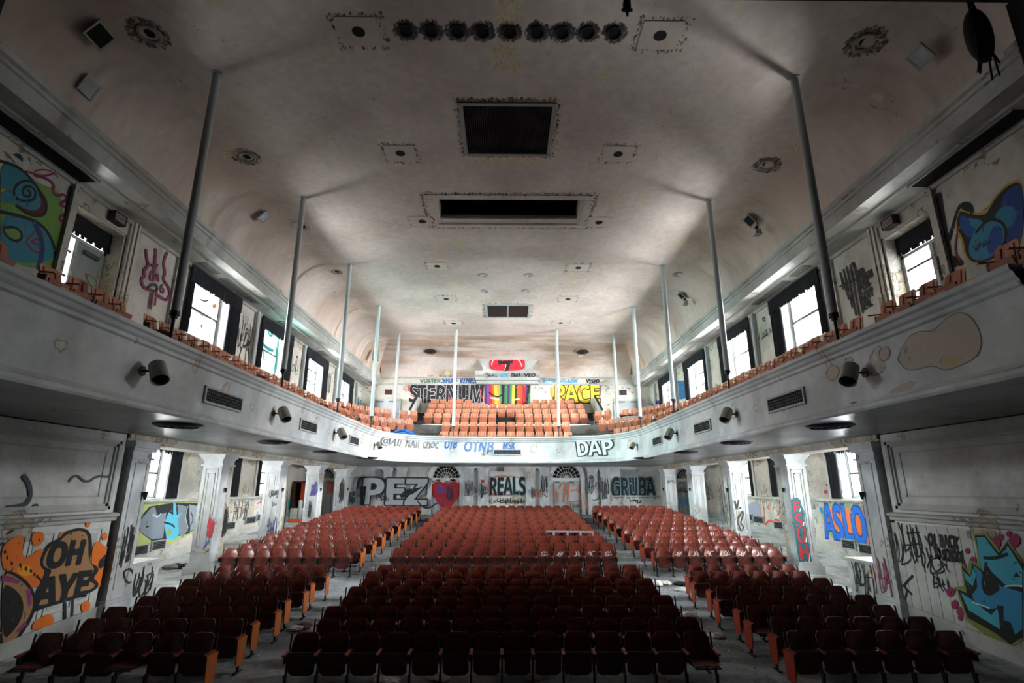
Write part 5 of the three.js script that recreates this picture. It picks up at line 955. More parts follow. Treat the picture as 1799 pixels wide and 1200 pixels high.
gr("yellow bubble mural reading PACE with maroon shadow on the upper back wall","B",-36.2,2.95,8.69,6.56,10.32,70,0.012,c=>{c.F("#7a1d28","3.23 10.15 3.39 10.23 6.46 10.27 6.51 9.68 6.32 8.89 5.93 8.74 5.47 8.97 3.33 9.00 3.10 9.28 3.30 9.48",1);
 c.F("#d2a724","3.00 10.07 3.20 10.15 3.22 9.28 3.02 9.36",1);
 c.F("#d9c22f","3.31 10.15 3.94 10.23 4.02 10.15 4.69 10.23 5.52 10.23 6.42 10.23 6.38 9.28 6.25 8.97 5.97 8.85 5.67 9.05 5.47 9.01 3.33 9.04 3.46 9.67",1);
 c.T("PACE",3.25,9.00,6.46,10.23,"#ddc833","#3b2a10",0.07,"bubble",0,0.03,5);
 c.L("#7a1d28",0.1,"3.61 9.52 3.99 9.12",1);
 c.L("#c86a2c",0.12,"5.07 9.99 5.10 9.68",1)});
gr("light blue line tags on the frieze above the yellow letters","B",-36.2,2.21,10.30,6.49,10.80,60,0.012,c=>{c.S(2.26,10.38,3.40,10.75,"#4b97c2",0.09,14,71,0.6);
 c.S(3.55,10.35,4.15,10.67,"#4b97c2",0.06,10,72,0.8);
 c.T("LOK",4.26,10.39,4.90,10.59,"#3f93c8","",0.06,"tag",0,0.1,3);
 c.T("VISED",5.52,10.35,6.44,10.59,"#20242a","",0.05,"tag",0,0.2,4)});
gr("red pencil-like tag on the left rear exit wall of the gallery","B",-36.2,-7.74,8.35,-7.21,9.00,60,0.012,c=>{c.S(-7.69,8.40,-7.26,8.95,"#c06a55",0.06,8,74,1)});
gr("purple scrawl on the right rear exit wall of the gallery","B",-36.2,7.97,8.61,8.57,9.10,60,0.012,c=>{c.S(8.02,8.66,8.52,9.05,"#5a4a5c",0.05,8,75,1)});
gr("black handwritten @ALL_HAIL_CHOC on the curved balcony front","F",-29.55,-6.21,5.38,-3.59,5.88,70,0.02,c=>{c.T("@All_hAil_choc",-6.16,5.43,-3.64,5.83,"#3c4043","",0.02,"tag",0,0.12,1)});
gr("two blue OTN tags on the middle of the balcony front","F",-29.55,-3.37,5.23,-0.61,5.88,70,0.02,c=>{c.T("OTB",-3.32,5.43,-2.65,5.83,"#1f63a8","",0.035,"tag",0,0.12,2);
 c.T("OTNB",-2.29,5.28,-0.66,5.80,"#1f63a8","",0.035,"tag",0,0.12,3)});
gr("small blue MSK tag above the middle balcony grille","F",-29.55,-0.24,5.35,0.54,5.88,70,0.02,c=>{c.T("MSK",-0.19,5.40,0.49,5.83,"#2a5aa0","",0.03,"tag",0,0.12,4)});
gr("white DAP letters outlined in black on the balcony front","F",-29.3,3.71,4.97,5.59,5.88,80,0.02,c=>{c.T("DAP",3.77,5.03,5.53,5.82,"#c9cfd0","#101418",0.06,"bubble",0.04,0.05,6)});
gr("large silver PEZ letters outlined in black on the lower back wall","B",-36,-9.66,2.06,-4.39,4.11,70,0.3,c=>{c.T("PEZ",-9.34,2.35,-5.09,3.99,"#9aa3a8","#0b0c10",0.11,"block",0,0.04,5);
 c.L("#0b0c10",0.1,"-9.56 3.34 -9.61 3.92 -9.06 4.06 -8.21 4.02",1);
 c.L("#0b0c10",0.08,"-5.66 2.56 -5.31 2.14 -4.87 2.11 -4.44 2.42",1);
 c.F("#0b0c10","-6.53 3.20 -5.33 3.45 -6.01 2.99 -6.73 2.74 -6.81 2.92",0);
 c.F("#0b0c10","-9.42 3.41 -8.99 3.49 -9.05 2.28 -9.26 2.28",0);
 c.S(-8.33,2.56,-7.63,3.09,"#14181b",0.06,9,81,0.6)});
gr("deep red heart with blue scribble on the left arched door","B",-36,-4.91,1.88,-2.94,4.00,70,0.1,c=>{c.F("#98101c","-4.84 3.34 -4.86 3.70 -4.50 3.95 -4.05 3.77 -3.89 3.63 -3.68 3.88 -3.31 3.95 -3.00 3.63 -2.99 2.99 -3.34 2.39 -3.80 1.93 -4.29 2.28 -4.68 2.85",1);
 c.L("#d9b9b4",0.08,"-4.78 3.63 -4.50 3.92 -4.04 3.74",1);
 c.L("#d9b9b4",0.08,"-3.78 3.70 -3.46 3.95 -3.04 3.70",1);
 c.S(-4.50,3.06,-3.96,3.56,"#3a4a92",0.08,8,82,1);
 c.S(-3.86,2.56,-3.45,3.52,"#182238",0.1,8,83,1);
 c.S(-4.44,2.35,-4.08,2.74,"#63406e",0.07,5,84,1)});
gr("grey-black drip tags on the pilasters right of the heart door","B",-36,-2.70,2.65,-1.18,3.93,70,0.32,c=>{c.S(-2.65,2.85,-2.16,3.88,"#2c3032",0.05,14,85,1);
 c.S(-2.10,2.99,-1.89,3.45,"#1c2022",0.05,4,86,1);
 c.S(-1.77,2.70,-1.23,3.70,"#25292b",0.07,10,87,1);
 c.F("#8a1d2a","-1.60 3.88 -1.41 3.88 -1.41 3.70 -1.60 3.70",0)});
gr("black blocky mural with orange outline reading REALS in the middle of the lower back wall","B",-36,-1.24,2.34,1.57,4.22,80,0.04,c=>{c.F("#b9543a","-1.19 3.63 -1.01 4.10 -0.15 4.17 0.41 4.10 1.23 4.03 1.52 3.41 1.37 3.06 1.15 2.85 -0.99 2.85 -1.18 3.20",1);
 c.F("#b8c4c8","-1.11 3.56 -0.93 4.03 0.04 4.06 1.15 3.99 1.45 3.41 1.22 2.99 -0.99 2.95",1);
 c.T("REALS",-1.11,2.92,1.27,4.06,"#0b0d10","#6f8d94",0.05,"bubble",0,0.06,8);
 c.S(-1.14,2.39,1.15,2.77,"#20282b",0.07,20,88,0.8);
 c.L("#b9673f",0.08,"-0.99 2.88 1.15 2.85",1)});
gr("pale orange and black tags on the pilasters left of the right arched door","B",-36,1.40,2.65,2.70,4.44,70,0.32,c=>{c.S(1.81,2.81,2.19,3.27,"#a55a40",0.06,10,89,1);
 c.S(2.26,2.99,2.65,4.13,"#20262b",0.08,9,90,1);
 c.S(2.25,2.81,2.63,3.09,"#7a4a42",0.05,6,91,1);
 c.S(1.59,2.70,1.78,3.41,"#20262b",0.05,3,92,1);
 c.F("#c7b49a","1.45 4.32 1.60 4.32 1.60 4.03 1.45 4.03",0);
 c.L("#a34a2a",0.04,"1.45 4.39 1.56 4.21 1.49 3.99",1)});
gr("orange outlined letters sprayed across the right arched door","B",-36,3.00,1.98,5.02,3.75,80,0.1,c=>{c.L("#c9622e",0.09,"3.05 3.63 3.15 3.27 3.06 2.49",1);
 c.L("#c9622e",0.07,"3.29 3.06 3.36 2.49",1);
 c.L("#c9622e",0.09,"3.49 3.34 3.60 3.63 3.83 3.70 3.90 3.41 3.77 2.92 3.72 2.49",1);
 c.L("#c9622e",0.07,"3.98 3.67 4.13 3.70 4.04 3.20 3.99 2.63",1);
 c.L("#c9622e",0.06,"4.22 3.20 4.48 3.24 4.71 3.20",1);
 c.L("#c9622e",0.06,"4.35 3.70 4.42 3.56",1);
 c.L("#c9622e",0.06,"4.71 3.45 4.74 3.06",1);
 c.L("#c9622e",0.07,"4.02 2.49 4.54 2.49 4.69 2.63 4.97 2.35",1);
 c.L("#c9622e",0.05,"3.59 3.20 3.75 3.34 3.81 3.13",1);
 c.S(4.08,2.03,4.75,2.42,"#3a4348",0.05,8,93,1)});
gr("black scrawls and rings on the pilasters right of the right arched door","B",-36,4.87,2.09,6.69,4.22,70,0.32,c=>{c.S(5.22,2.99,5.71,4.06,"#1f2427",0.08,7,94,1);
 c.L("#23282b",0.06,"5.41 4.06 5.56 4.17 5.67 4.03 5.48 3.95 5.41 4.06",1);
 c.L("#2c3134",0.07,"5.57 2.63 5.94 2.56 6.08 3.27 5.92 3.81 5.76 3.45",1);
 c.S(6.09,2.63,6.64,4.06,"#2a2f30",0.06,16,95,0.8);
 c.F("#b8643a","5.82 3.20 5.93 3.24 5.93 3.09 5.82 3.09",1);
 c.L("#c9622e",0.07,"4.92 2.99 5.05 2.38 5.26 2.14",1)});
gr("black bubble mural with grey-green outlines reading GRUBA on the lower back wall","B",-36,6.79,2.37,9.76,4.11,80,0.04,c=>{c.F("#12171c","6.87 3.45 6.97 3.92 7.35 4.06 9.60 4.06 9.68 3.63 9.59 2.84 7.06 2.81 6.85 3.06",1);
 c.T("GRUBA",6.84,2.81,9.71,4.06,"#0e1318","#5d8088",0.06,"bubble",0,0.04,9);
 c.S(8.00,2.42,8.61,2.67,"#14181c",0.12,6,96,0.5)});
gr("grey and teal wildstyle mural on yellow-green under the left aisle windows","L",-12.8,19.29,1.21,23.90,2.85,90,0.012,c=>{c.F("#a9b36a","19.39 2.83 23.59 2.81 23.77 1.69 21.83 1.31 19.72 1.45",0);
 c.F("#1a2026","19.61 2.26 20.16 2.71 21.41 2.80 22.09 2.78 23.48 2.74 23.81 2.18 23.65 1.81 22.89 1.58 21.77 1.52 20.70 1.47 19.87 1.87",0);
 c.F("#76828c","19.72 2.20 20.24 2.65 20.48 2.70 20.67 2.40 21.22 2.47 21.27 1.56 20.61 1.56 19.93 1.86",0);
 c.F("#76828c","21.87 2.74 22.51 2.64 22.45 2.32 22.84 1.75 22.53 1.45 22.16 1.69",0);
 c.F("#8a96a0","22.65 2.72 23.43 2.61 23.73 2.14 23.57 1.81 23.03 1.65 22.77 2.30",0);
 c.F("#4fb3cc","21.56 2.79 21.70 2.83 21.91 2.34 22.26 2.43 22.03 2.19 22.26 1.62 22.09 1.43 21.49 1.52 21.20 2.07 21.36 2.47 21.68 2.35",0);
 c.F("#9a9a48","21.42 1.77 21.60 1.88 21.79 1.70 21.61 1.59",0);
 c.L("#cfd6da",0.03,"20.44 2.41 20.73 2.29 20.89 2.45",1);
 c.L("#14181c",0.06,"21.19 2.11 21.63 2.04 21.88 1.90",1);
 c.L("#14181c",0.05,"22.86 2.41 23.14 2.13 22.97 1.87",1);
 c.L("#cfd6da",0.03,"22.59 2.64 22.44 2.34 22.83 1.80",1);
 c.F("#14181c","20.17 2.23 20.35 2.02 20.18 1.98",0);
 c.F("#9a9a48","20.20 2.22 20.30 2.08 20.19 2.05",0)});
gr("black wiry tag on the left aisle wall past the first column","L",-12.8,26.22,1.73,29.87,2.92,80,0.012,c=>{c.S(26.32,1.83,27.88,2.80,"#20262a",0.06,18,101,0.9);
 c.L("#d04a3c",0.06,"28.82 2.58 29.72 2.76",1);
 c.S(29.19,2.20,29.77,2.82,"#cc5a4c",0.05,9,102,0.8);
 c.F("#3f8fa8","27.55 2.69 27.77 2.74 27.86 2.63 27.64 2.58",1)});
gr("teal mark on the far left aisle wall by the cabinet","L",-12.8,32.74,2.01,33.42,2.81,50,0.012,c=>{c.F("#2f8f86","32.79 2.76 33.33 2.69 33.37 2.23 32.90 2.06",1)});
gr("red looping tag with a blue tail on the first left aisle column","B",-19.18,-10.15,1.46,-9.86,2.63,120,0.012,c=>{c.S(-10.11,1.68,-9.90,2.59,"#b3202c",0.05,9,103,1);
 c.L("#2f6cb0",0.06,"-10.00 1.64 -10.08 1.50",1)});
gr("black vertical tag on the inner face of the first left aisle column","L",-9.9,19.74,1.64,20.07,2.79,110,0.03,c=>{c.S(19.78,1.68,20.03,2.75,"#1b1f24",0.06,12,104,0.8)});
gr("black and violet tags on the second left aisle column","B",-24.18,-10.32,1.39,-9.75,3.33,110,0.012,c=>{c.S(-10.28,2.94,-9.83,3.29,"#20242c",0.04,12,105,0.7);
 c.S(-10.24,1.43,-9.79,2.16,"#2a2360",0.05,9,106,1);
 c.S(-10.09,2.58,-9.94,2.77,"#3a3f44",0.03,6,107,1)});
gr("black lettered tag down the inner face of the second left aisle column","L",-9.9,25.06,1.56,25.29,3.27,100,0.03,c=>{c.S(25.09,1.59,25.26,3.24,"#23262b",0.05,12,108,0.7)});
gr("blue and black tags on the third left aisle column","B",-29.18,-10.31,1.78,-9.87,3.72,100,0.012,c=>{c.S(-10.25,2.94,-9.90,3.69,"#3a3f86",0.05,12,109,1);
 c.S(-10.28,1.81,-10.14,2.77,"#1d2126",0.05,8,110,0.7)});
gr("black tags down the fourth left aisle column","B",-34.18,-10.29,2.44,-9.94,3.98,90,0.012,c=>{c.S(-10.26,2.47,-9.97,3.95,"#22262a",0.05,14,111,0.7)});
gr("black vertical lettering down the front left pilaster","L",-9.9,14.46,0.92,15.15,2.54,110,0.16,c=>{c.S(14.50,1.40,15.00,2.50,"#191b20",0.06,10,112,0.7);
 c.L("#20232a",0.05,"14.81 1.28 14.92 1.36 15.11 1.28 15.22 1.04 15.07 0.96 14.87 1.10 14.81 1.28",1)});
gr("black AKHE tag on the short wing wall behind the left pilaster","L",-9.9,15.38,0.46,16.42,1.32,110,0.02,c=>{c.S(15.42,0.50,16.38,1.28,"#16191e",0.07,11,113,1.2)});
gr("red and white HUSH letters on teal down the first right aisle column","B",-19.18,9.81,0.93,10.33,3.09,130,0.012,c=>{c.F("#17696e","9.86 2.92 10.02 3.06 10.19 3.00 10.23 2.73 10.30 2.55 10.24 2.27 10.28 2.08 10.20 1.72 10.29 1.53 10.29 1.01 9.84 0.98 9.86 1.62 9.84 2.18",1);
 c.T("E",9.90,2.51,10.16,2.92,"#c01f30","#14606a",0.06,"bubble",0,0.02,20);
 c.L("#dfe4e6",0.035,"10.09 2.45 10.16 2.66",1);
 c.T("S",9.90,2.05,10.21,2.51,"#c01f30","#14606a",0.06,"bubble",0,0.02,21);
 c.L("#dfe4e6",0.035,"10.14 1.99 10.22 2.22",1);
 c.T("U",9.91,1.55,10.24,2.03,"#c01f30","#14606a",0.06,"bubble",0,0.02,22);
 c.L("#dfe4e6",0.035,"10.17 1.50 10.24 1.73",1);
 c.T("H",9.90,1.01,10.27,1.52,"#c01f30","#14606a",0.06,"bubble",0,0.02,23);
 c.L("#dfe4e6",0.035,"10.21 0.96 10.28 1.21",1)});
gr("bright blue bubble mural reading ASLOE with orange and green border under the right aisle windows","R",12.8,-22.83,1.20,-19.19,2.83,90,0.012,c=>{c.F("#7da55a","-22.73 2.73 -19.44 2.73 -19.37 1.33 -20.78 1.28 -22.24 1.46 -22.46 2.08",1);
 c.F("#ea7330","-22.39 2.35 -21.99 2.65 -21.11 2.61 -19.46 2.63 -19.35 1.42 -20.73 1.48 -22.12 1.61",1);
 c.T("ASLOE",-22.47,1.44,-19.29,2.73,"#1c6fd2","#0d4d9a",0.05,"bubble",0,0.04,11);
 c.F("#1c6fd2","-22.62 2.67 -22.37 2.42 -22.47 2.32 -22.66 2.51",1);
 c.F("#ea7330","-19.73 2.10 -19.48 2.12 -19.52 1.96 -19.74 1.95",0)});
gr("black script and pale green scribble left of the blue bubble mural","R",12.8,-23.57,2.05,-22.70,2.85,80,0.012,c=>{c.S(-23.52,2.48,-22.75,2.80,"#34383b",0.03,12,121,0.6);
 c.S(-23.32,2.10,-22.88,2.33,"#7ab8b0",0.04,6,122,0.6)});
gr("orange-red grinning line face on the right aisle wall behind the second column","R",12.8,-27.71,1.51,-25.78,2.88,80,0.012,c=>{c.L("#d84a34",0.07,"-27.61 2.74 -27.57 2.20 -27.60 1.88",1);
 c.L("#d84a34",0.06,"-26.93 2.62 -27.22 2.40 -27.00 2.36",1);
 c.L("#d84a34",0.06,"-26.50 2.50 -26.66 2.34",1);
 c.L("#d84a34",0.1,"-27.61 1.61 -27.12 1.90 -26.81 1.76 -26.43 1.94 -26.03 1.81 -25.98 1.61",1);
 c.L("#d84a34",0.06,"-25.88 2.78 -25.96 2.27 -26.27 2.13",1)});
gr("black flower doodle with a red square between the right aisle windows","R",12.8,-22.19,2.94,-21.40,3.56,90,0.012,c=>{c.F("#a52230","-22.14 3.25 -21.90 3.28 -21.93 3.15 -22.13 3.14",0);
 c.L("#26292c",0.05,"-21.81 3.04 -21.71 3.39 -21.92 3.47",1);
 c.L("#26292c",0.05,"-21.73 3.34 -21.56 3.51 -21.47 3.43",1);
 c.S(-21.94,2.99,-21.45,3.26,"#5a5d60",0.02,6,123,0.8)});
gr("faded violet wash and grey scrub on the right aisle wall","R",12.8,-29.82,1.43,-27.81,2.79,60,0.012,c=>{c.F("#8f93a6","-29.48 2.56 -27.86 2.74 -28.14 1.69 -29.62 1.54",1);
 c.S(-29.77,1.48,-27.92,2.05,"#4a4a55",0.06,10,124,0.5)});
gr("thin black VOP tag on the second right aisle column","B",-24.18,9.90,1.48,10.34,2.87,110,0.012,c=>{c.T("V",9.95,2.48,10.16,2.82,"#2a2d30","",0.04,"tag",0,0.1,1);
 c.L("#2a2d30",0.04,"10.15 2.51 10.21 2.58 10.22 2.48 10.15 2.51",1);
 c.L("#2a2d30",0.04,"10.03 2.11 10.29 2.44 10.29 2.22 10.10 1.87 10.29 1.76 10.11 1.53 10.07 1.76 9.99 1.99 10.26 2.39",1)});
gr("black tag down the stained inner face of the second right aisle column","R",9.9,-25.63,1.63,-24.40,3.86,90,0.03,c=>{c.S(-25.60,1.66,-24.43,3.83,"#2e3238",0.05,14,125,0.7)});
gr("black looping tag on the third right aisle column","B",-34.18,9.81,3.57,10.50,3.94,90,0.012,c=>{c.S(9.86,3.62,10.45,3.89,"#22262a",0.05,6,126,0.5)});
gr("black tag on the far right aisle wall","R",12.8,-35.56,2.52,-34.15,3.84,60,0.012,c=>{c.S(-35.51,2.57,-34.20,3.79,"#24282c",0.06,10,127,0.8)});
gr("tangled black marker tags on the lower right wall beside the pilaster","R",9.9,-14.30,0.54,-12.56,2.56,110,0.03,c=>{c.S(-14.56,1.51,-13.19,2.51,"#101316",0.06,14,131,1.1);
 c.S(-13.56,1.36,-12.61,1.99,"#101316",0.06,8,132,0.8);
 c.S(-13.32,1.09,-12.78,1.47,"#14171a",0.05,9,133,0.7);
 c.L("#14171a",0.06,"-14.37 0.59 -14.11 0.96 -14.30 0.99 -13.89 1.29",1);
 c.L("#14171a",0.06,"-14.29 1.02 -14.04 0.86",1)});
gr("black words OLD BACK SCHOOL above the tangled tags on the lower right wall","R",9.9,-13.19,1.76,-12.16,2.35,120,0.03,c=>{c.T("OL BACK",-13.15,2.07,-12.29,2.31,"#14171a","",0.05,"tag",0,0.1,2);
 c.T("TO SCHOOL",-13.05,1.80,-12.20,2.02,"#14171a","",0.045,"tag",0,0.1,3)});
gr("sky blue angular wildstyle mural with magenta bursts on the lower right wall","R",9.9,-13.00,0.17,-10.68,2.61,110,0.034,c=>{c.F("#8f2350","-12.95 1.10 -12.74 1.27 -12.62 1.15 -12.82 0.98",1);
 c.F("#8f2350","-12.87 0.85 -12.69 1.01 -12.58 0.91 -12.76 0.75",1);
 c.F("#8f2350","-12.75 0.73 -12.57 0.89 -12.47 0.79 -12.64 0.63",1);
 c.F("#8f2350","-12.17 2.04 -12.06 2.13 -11.99 2.06 -12.10 1.97",1);
 c.F("#8f2350","-12.10 1.85 -11.95 1.98 -11.87 1.88 -12.02 1.76",1);
 c.F("#8f2350","-12.35 1.71 -12.23 1.81 -12.17 1.73 -12.28 1.64",1);
 c.F("#8f2350","-11.50 2.25 -11.29 2.43 -11.18 2.28 -11.38 2.11",1);
 c.F("#8f2350","-11.30 2.38 -11.17 2.49 -11.10 2.40 -11.23 2.28",1);
 c.F("#8f2350","-11.07 2.35 -10.85 2.54 -10.73 2.38 -10.95 2.18",1);
 c.F("#8f2350","-11.06 2.47 -10.97 2.56 -10.91 2.49 -11.01 2.40",1);
 c.F("#8f2350","-12.20 0.36 -11.95 0.59 -11.80 0.45 -12.05 0.22",1);
 c.F("#8f2350","-11.71 0.37 -11.51 0.57 -11.39 0.45 -11.59 0.26",1);
 c.F("#8f2350","-12.74 0.62 -12.62 0.72 -12.55 0.66 -12.66 0.55",1);
 c.F("#7c8a3a","-11.84 2.41 -11.49 2.46 -11.27 2.14 -11.04 2.37 -10.83 2.01 -11.23 0.54 -11.58 0.31 -12.00 0.41 -12.50 0.61 -12.61 1.25 -12.37 1.31 -12.33 1.79 -12.18 1.67 -12.07 1.87 -11.86 1.83 -11.82 2.17",0);
 c.F("#0c1013","-11.80 2.38 -11.55 2.41 -11.31 2.09 -11.06 2.32 -10.84 1.96 -11.21 0.60 -11.52 0.40 -11.81 0.53 -12.44 0.68 -12.56 1.22 -12.32 1.18 -12.31 1.75 -12.13 1.55 -12.02 1.83 -11.83 1.72 -11.79 2.06",0);
 c.F("#3fa5b8","-11.77 2.35 -11.57 2.38 -11.32 2.02 -11.07 2.26 -10.87 1.85 -10.96 1.54 -11.30 1.48 -11.58 1.71 -11.67 1.85 -11.69 1.63 -11.82 1.72",0);
 c.F("#2a86b0","-12.01 1.79 -11.84 1.68 -11.79 1.47 -11.88 1.32 -11.70 1.26 -11.45 1.46 -10.99 1.43 -11.17 0.75 -11.36 0.61 -11.40 0.83 -11.55 0.82 -11.49 1.08 -11.85 0.96 -12.18 1.05 -12.20 1.17 -12.02 1.34 -11.98 1.59",0);
 c.F("#3fa5b8","-12.50 1.17 -12.21 1.06 -11.82 0.86 -11.61 1.05 -11.68 0.63 -12.37 0.84",0);
 c.F("#3fa5b8","-12.31 1.63 -12.14 1.52 -12.03 1.72 -11.98 1.59 -12.13 1.35 -12.28 1.44",0);
 c.L("#0c1013",0.07,"-11.67 1.85 -11.75 1.62 -11.86 1.50 -11.87 1.28 -11.74 1.26 -11.52 1.40",1);
 c.F("#0c1013","-11.62 1.70 -11.45 1.46 -11.63 1.39 -11.64 1.53",0);
 c.L("#0c1013",0.06,"-11.68 1.96 -11.44 1.97 -11.13 2.09",1);
 c.F("#0c1013","-11.02 1.79 -10.95 1.70 -11.10 1.68",0);
 c.F("#0c1013","-11.64 1.07 -11.47 1.10 -11.58 0.81 -11.63 0.80",0);
 c.L("#b9dbe0",0.03,"-12.22 1.02 -11.84 0.99",1);
 c.L("#b9dbe0",0.03,"-11.35 1.47 -11.19 1.52 -10.96 1.54",1)});
gr("magenta dripping scribble on the front right pilaster","R",9.9,-15.15,0.66,-14.53,1.68,100,0.16,c=>{c.S(-15.33,0.69,-14.56,1.65,"#8a2a4c",0.06,9,134,1.1)});
gr("black wiry tag on the short wing wall behind the right pilaster","R",9.9,-16.41,0.44,-15.16,1.38,110,0.02,c=>{c.S(-16.37,0.48,-15.16,1.37,"#15181c",0.06,14,135,1.1);
 c.F("#a88a2c","-15.64 1.16 -15.48 1.23 -15.45 1.15 -15.60 1.11",1)});
gr("red scrawl on the arched door at the end of the left side aisle","B",-36,-11.67,2.95,-11.05,3.96,70,0.1,c=>{c.S(-11.63,2.99,-11.09,3.92,"#cf5348",0.07,16,136,0.8)});
gr("pale blue tag and black scrawl on the right side aisle end door","B",-36,11.02,2.24,11.85,3.49,70,0.1,c=>{c.S(11.16,3.06,11.79,3.45,"#3a3f44",0.04,14,137,0.6);
 c.S(11.06,2.28,11.81,2.77,"#3f9cc8",0.09,14,138,0.8)});
gr("brush strokes of teal down the far left corner of the lower back wall","B",-36,-10.18,2.24,-9.70,3.24,60,0.05,c=>{c.S(-10.14,2.28,-9.74,3.20,"#1f4b62",0.08,10,139,0.9)});
gr("black three-stroke crown mark on the right gallery door leaf","R",10.28,-11.80,8.03,-11.42,8.70,110,0.012,c=>{c.L("#15181b",0.05,"-11.75 8.51 -11.70 8.08",0);
 c.L("#15181b",0.06,"-11.61 8.65 -11.62 8.22",1);
 c.L("#15181b",0.06,"-11.47 8.65 -11.51 8.26",1);
 c.L("#15181b",0.06,"-11.73 8.09 -11.49 8.11",1);
 c.L("#15181b",0.05,"-11.70 8.13 -11.47 8.16",1)});
gr("green leaf with a red outline on the left gallery door leaf","L",-10.28,12.17,8.09,12.68,8.45,110,0.012,c=>{c.F("#7fae80","12.22 8.39 12.50 8.40 12.63 8.27 12.53 8.14 12.39 8.18",1);
 c.L("#a5474a",0.03,"12.22 8.39 12.50 8.40 12.63 8.27 12.53 8.14 12.39 8.18 12.22 8.39",1)});
gr("large patch of peeled pinkish plaster on the right balcony front nearest the stage","R",6.4,-10.43,4.76,-6.80,5.80,90,0.006,c=>{c.L("#7d746a",0.03,"-8.41 5.37 -8.19 5.61 -7.89 5.70 -7.60 5.59 -7.35 5.71 -7.09 5.75 -6.93 5.63 -6.85 5.41 -6.86 5.20 -6.99 5.06 -7.24 5.02 -7.53 4.99 -7.73 5.13 -8.05 5.13 -8.28 5.17 -8.41 5.37",1);
 c.F("#b5a79b","-8.41 5.37 -8.19 5.61 -7.89 5.70 -7.60 5.59 -7.35 5.71 -7.09 5.75 -6.93 5.63 -6.85 5.41 -6.86 5.20 -6.99 5.06 -7.24 5.02 -7.53 4.99 -7.73 5.13 -8.05 5.13 -8.28 5.17",1);
 c.L("#7d746a",0.03,"-8.80 5.60 -8.63 5.66 -8.53 5.55 -8.64 5.42 -8.80 5.44 -8.80 5.60",1);
 c.F("#b5a79b","-8.80 5.60 -8.63 5.66 -8.53 5.55 -8.64 5.42 -8.80 5.44",1);
 c.L("#7d746a",0.03,"-10.38 5.57 -10.15 5.69 -9.93 5.55 -10.08 5.40 -10.31 5.38 -10.38 5.57",1);
 c.F("#b5a79b","-10.38 5.57 -10.15 5.69 -9.93 5.55 -10.08 5.40 -10.31 5.38",1);
 c.L("#7d746a",0.03,"-9.72 5.68 -9.54 5.70 -9.50 5.59 -9.68 5.56 -9.72 5.68",1);
 c.F("#b5a79b","-9.72 5.68 -9.54 5.70 -9.50 5.59 -9.68 5.56",1);
 c.F("#b3a27a","-7.58 5.20 -7.37 5.20 -7.22 5.08 -7.38 5.00 -7.57 5.06",1);
 c.F("#b8ab9d","-8.78 4.89 -8.36 4.98 -8.09 4.96 -8.27 4.85 -8.67 4.81",1);
 c.F("#1d1e20","-9.84 4.86 -9.60 4.88 -9.58 4.83 -9.78 4.81",1)});
gr("small black and orange paint marks on the first left gallery window glass","L",-10.22,16.40,8.29,17.98,9.67,110,0,c=>{c.L("#16181b",0.05,"16.90 9.42 17.11 9.42 17.36 9.55",1);
 c.F("#d8862a","17.60 9.47 17.86 9.62 17.93 9.50 17.74 9.37",0);
 c.F("#d8862a","17.15 8.66 17.29 8.65 17.26 8.50 17.15 8.53",1);
 c.L("#16181b",0.04,"16.80 8.95 16.90 8.82",1);
 c.L("#16181b",0.03,"17.04 8.95 17.21 8.94",1);
 c.L("#16181b",0.05,"17.73 8.48 17.81 8.34",1);
 c.F("#d8862a","16.45 8.79 16.55 8.79 16.53 8.62",1)});
gr("teal painted arcs and drips on the second left gallery window glass","L",-10.22,21.19,8.37,23.24,9.92,100,0,c=>{c.L("#15757c",0.16,"21.50 9.23 22.08 9.09 22.75 9.16",1);
 c.L("#1b8b90",0.12,"21.98 9.87 22.27 9.65 22.56 9.84",1);
 c.L("#15757c",0.1,"21.78 9.01 22.01 8.57",1);
 c.L("#15757c",0.14,"22.91 9.46 23.19 8.91 23.08 8.42",1);
 c.L("#1b8b90",0.2,"21.24 9.77 21.38 8.91",1)});
// ================= fittings =================
const at0 = (o, g) => g;
const qb = (w, h, d, x = 0, y = 0, z = 0) => { const g = new THREE.BoxGeometry(w, h, d); g.translate(x, y, z); return g; };
const lathe = (pts, seg = 24) => new THREE.LatheGeometry(pts.map(([r, y]) => new THREE.Vector2(r, y)), seg);
// can spotlights on the balcony front
function spot(x, y, D, s, label, scale = 1) {
  const o = thing('spotlight', label, 'spotlight', x, y, D);
  const R = (g) => { g.scale(scale, scale, scale); return g; };
  mesh('wall_plate', R((() => { const g = new THREE.CylinderGeometry(0.09, 0.09, 0.03, 16); g.rotateZ(Math.PI / 2); g.translate(s * 0.0, 0, 0); return g; })()), M.black, o);
  mesh('bracket', R((() => { const g = new THREE.CylinderGeometry(0.022, 0.022, 0.26, 8); g.rotateZ(Math.PI / 2); g.translate(-s * 0.14, 0, 0); return g; })()), M.black, o);
  const aim = new THREE.Matrix4().makeRotationFromQuaternion(new THREE.Quaternion().setFromUnitVectors(new THREE.Vector3(0, -1, 0), new THREE.Vector3(-s * 0.5, -0.8, 0.34).normalize()));
  const c = (g) => { g.rotateX(0); g.applyMatrix4(aim); g.translate(-s * 0.3, -0.02, 0.02); return R(g); };
  mesh('can', c(lathe([[0, 0.2], [0.11, 0.2], [0.135, 0.17], [0.14, 0.1], [0.145, -0.2], [0.13, -0.2], [0.12, 0.1], [0, 0.12]])), M.can, o);
  mesh('lens', c((() => { const g = new THREE.CylinderGeometry(0.128, 0.128, 0.02, 20); g.translate(0, -0.12, 0); return g; })()), M.dark, o);
}
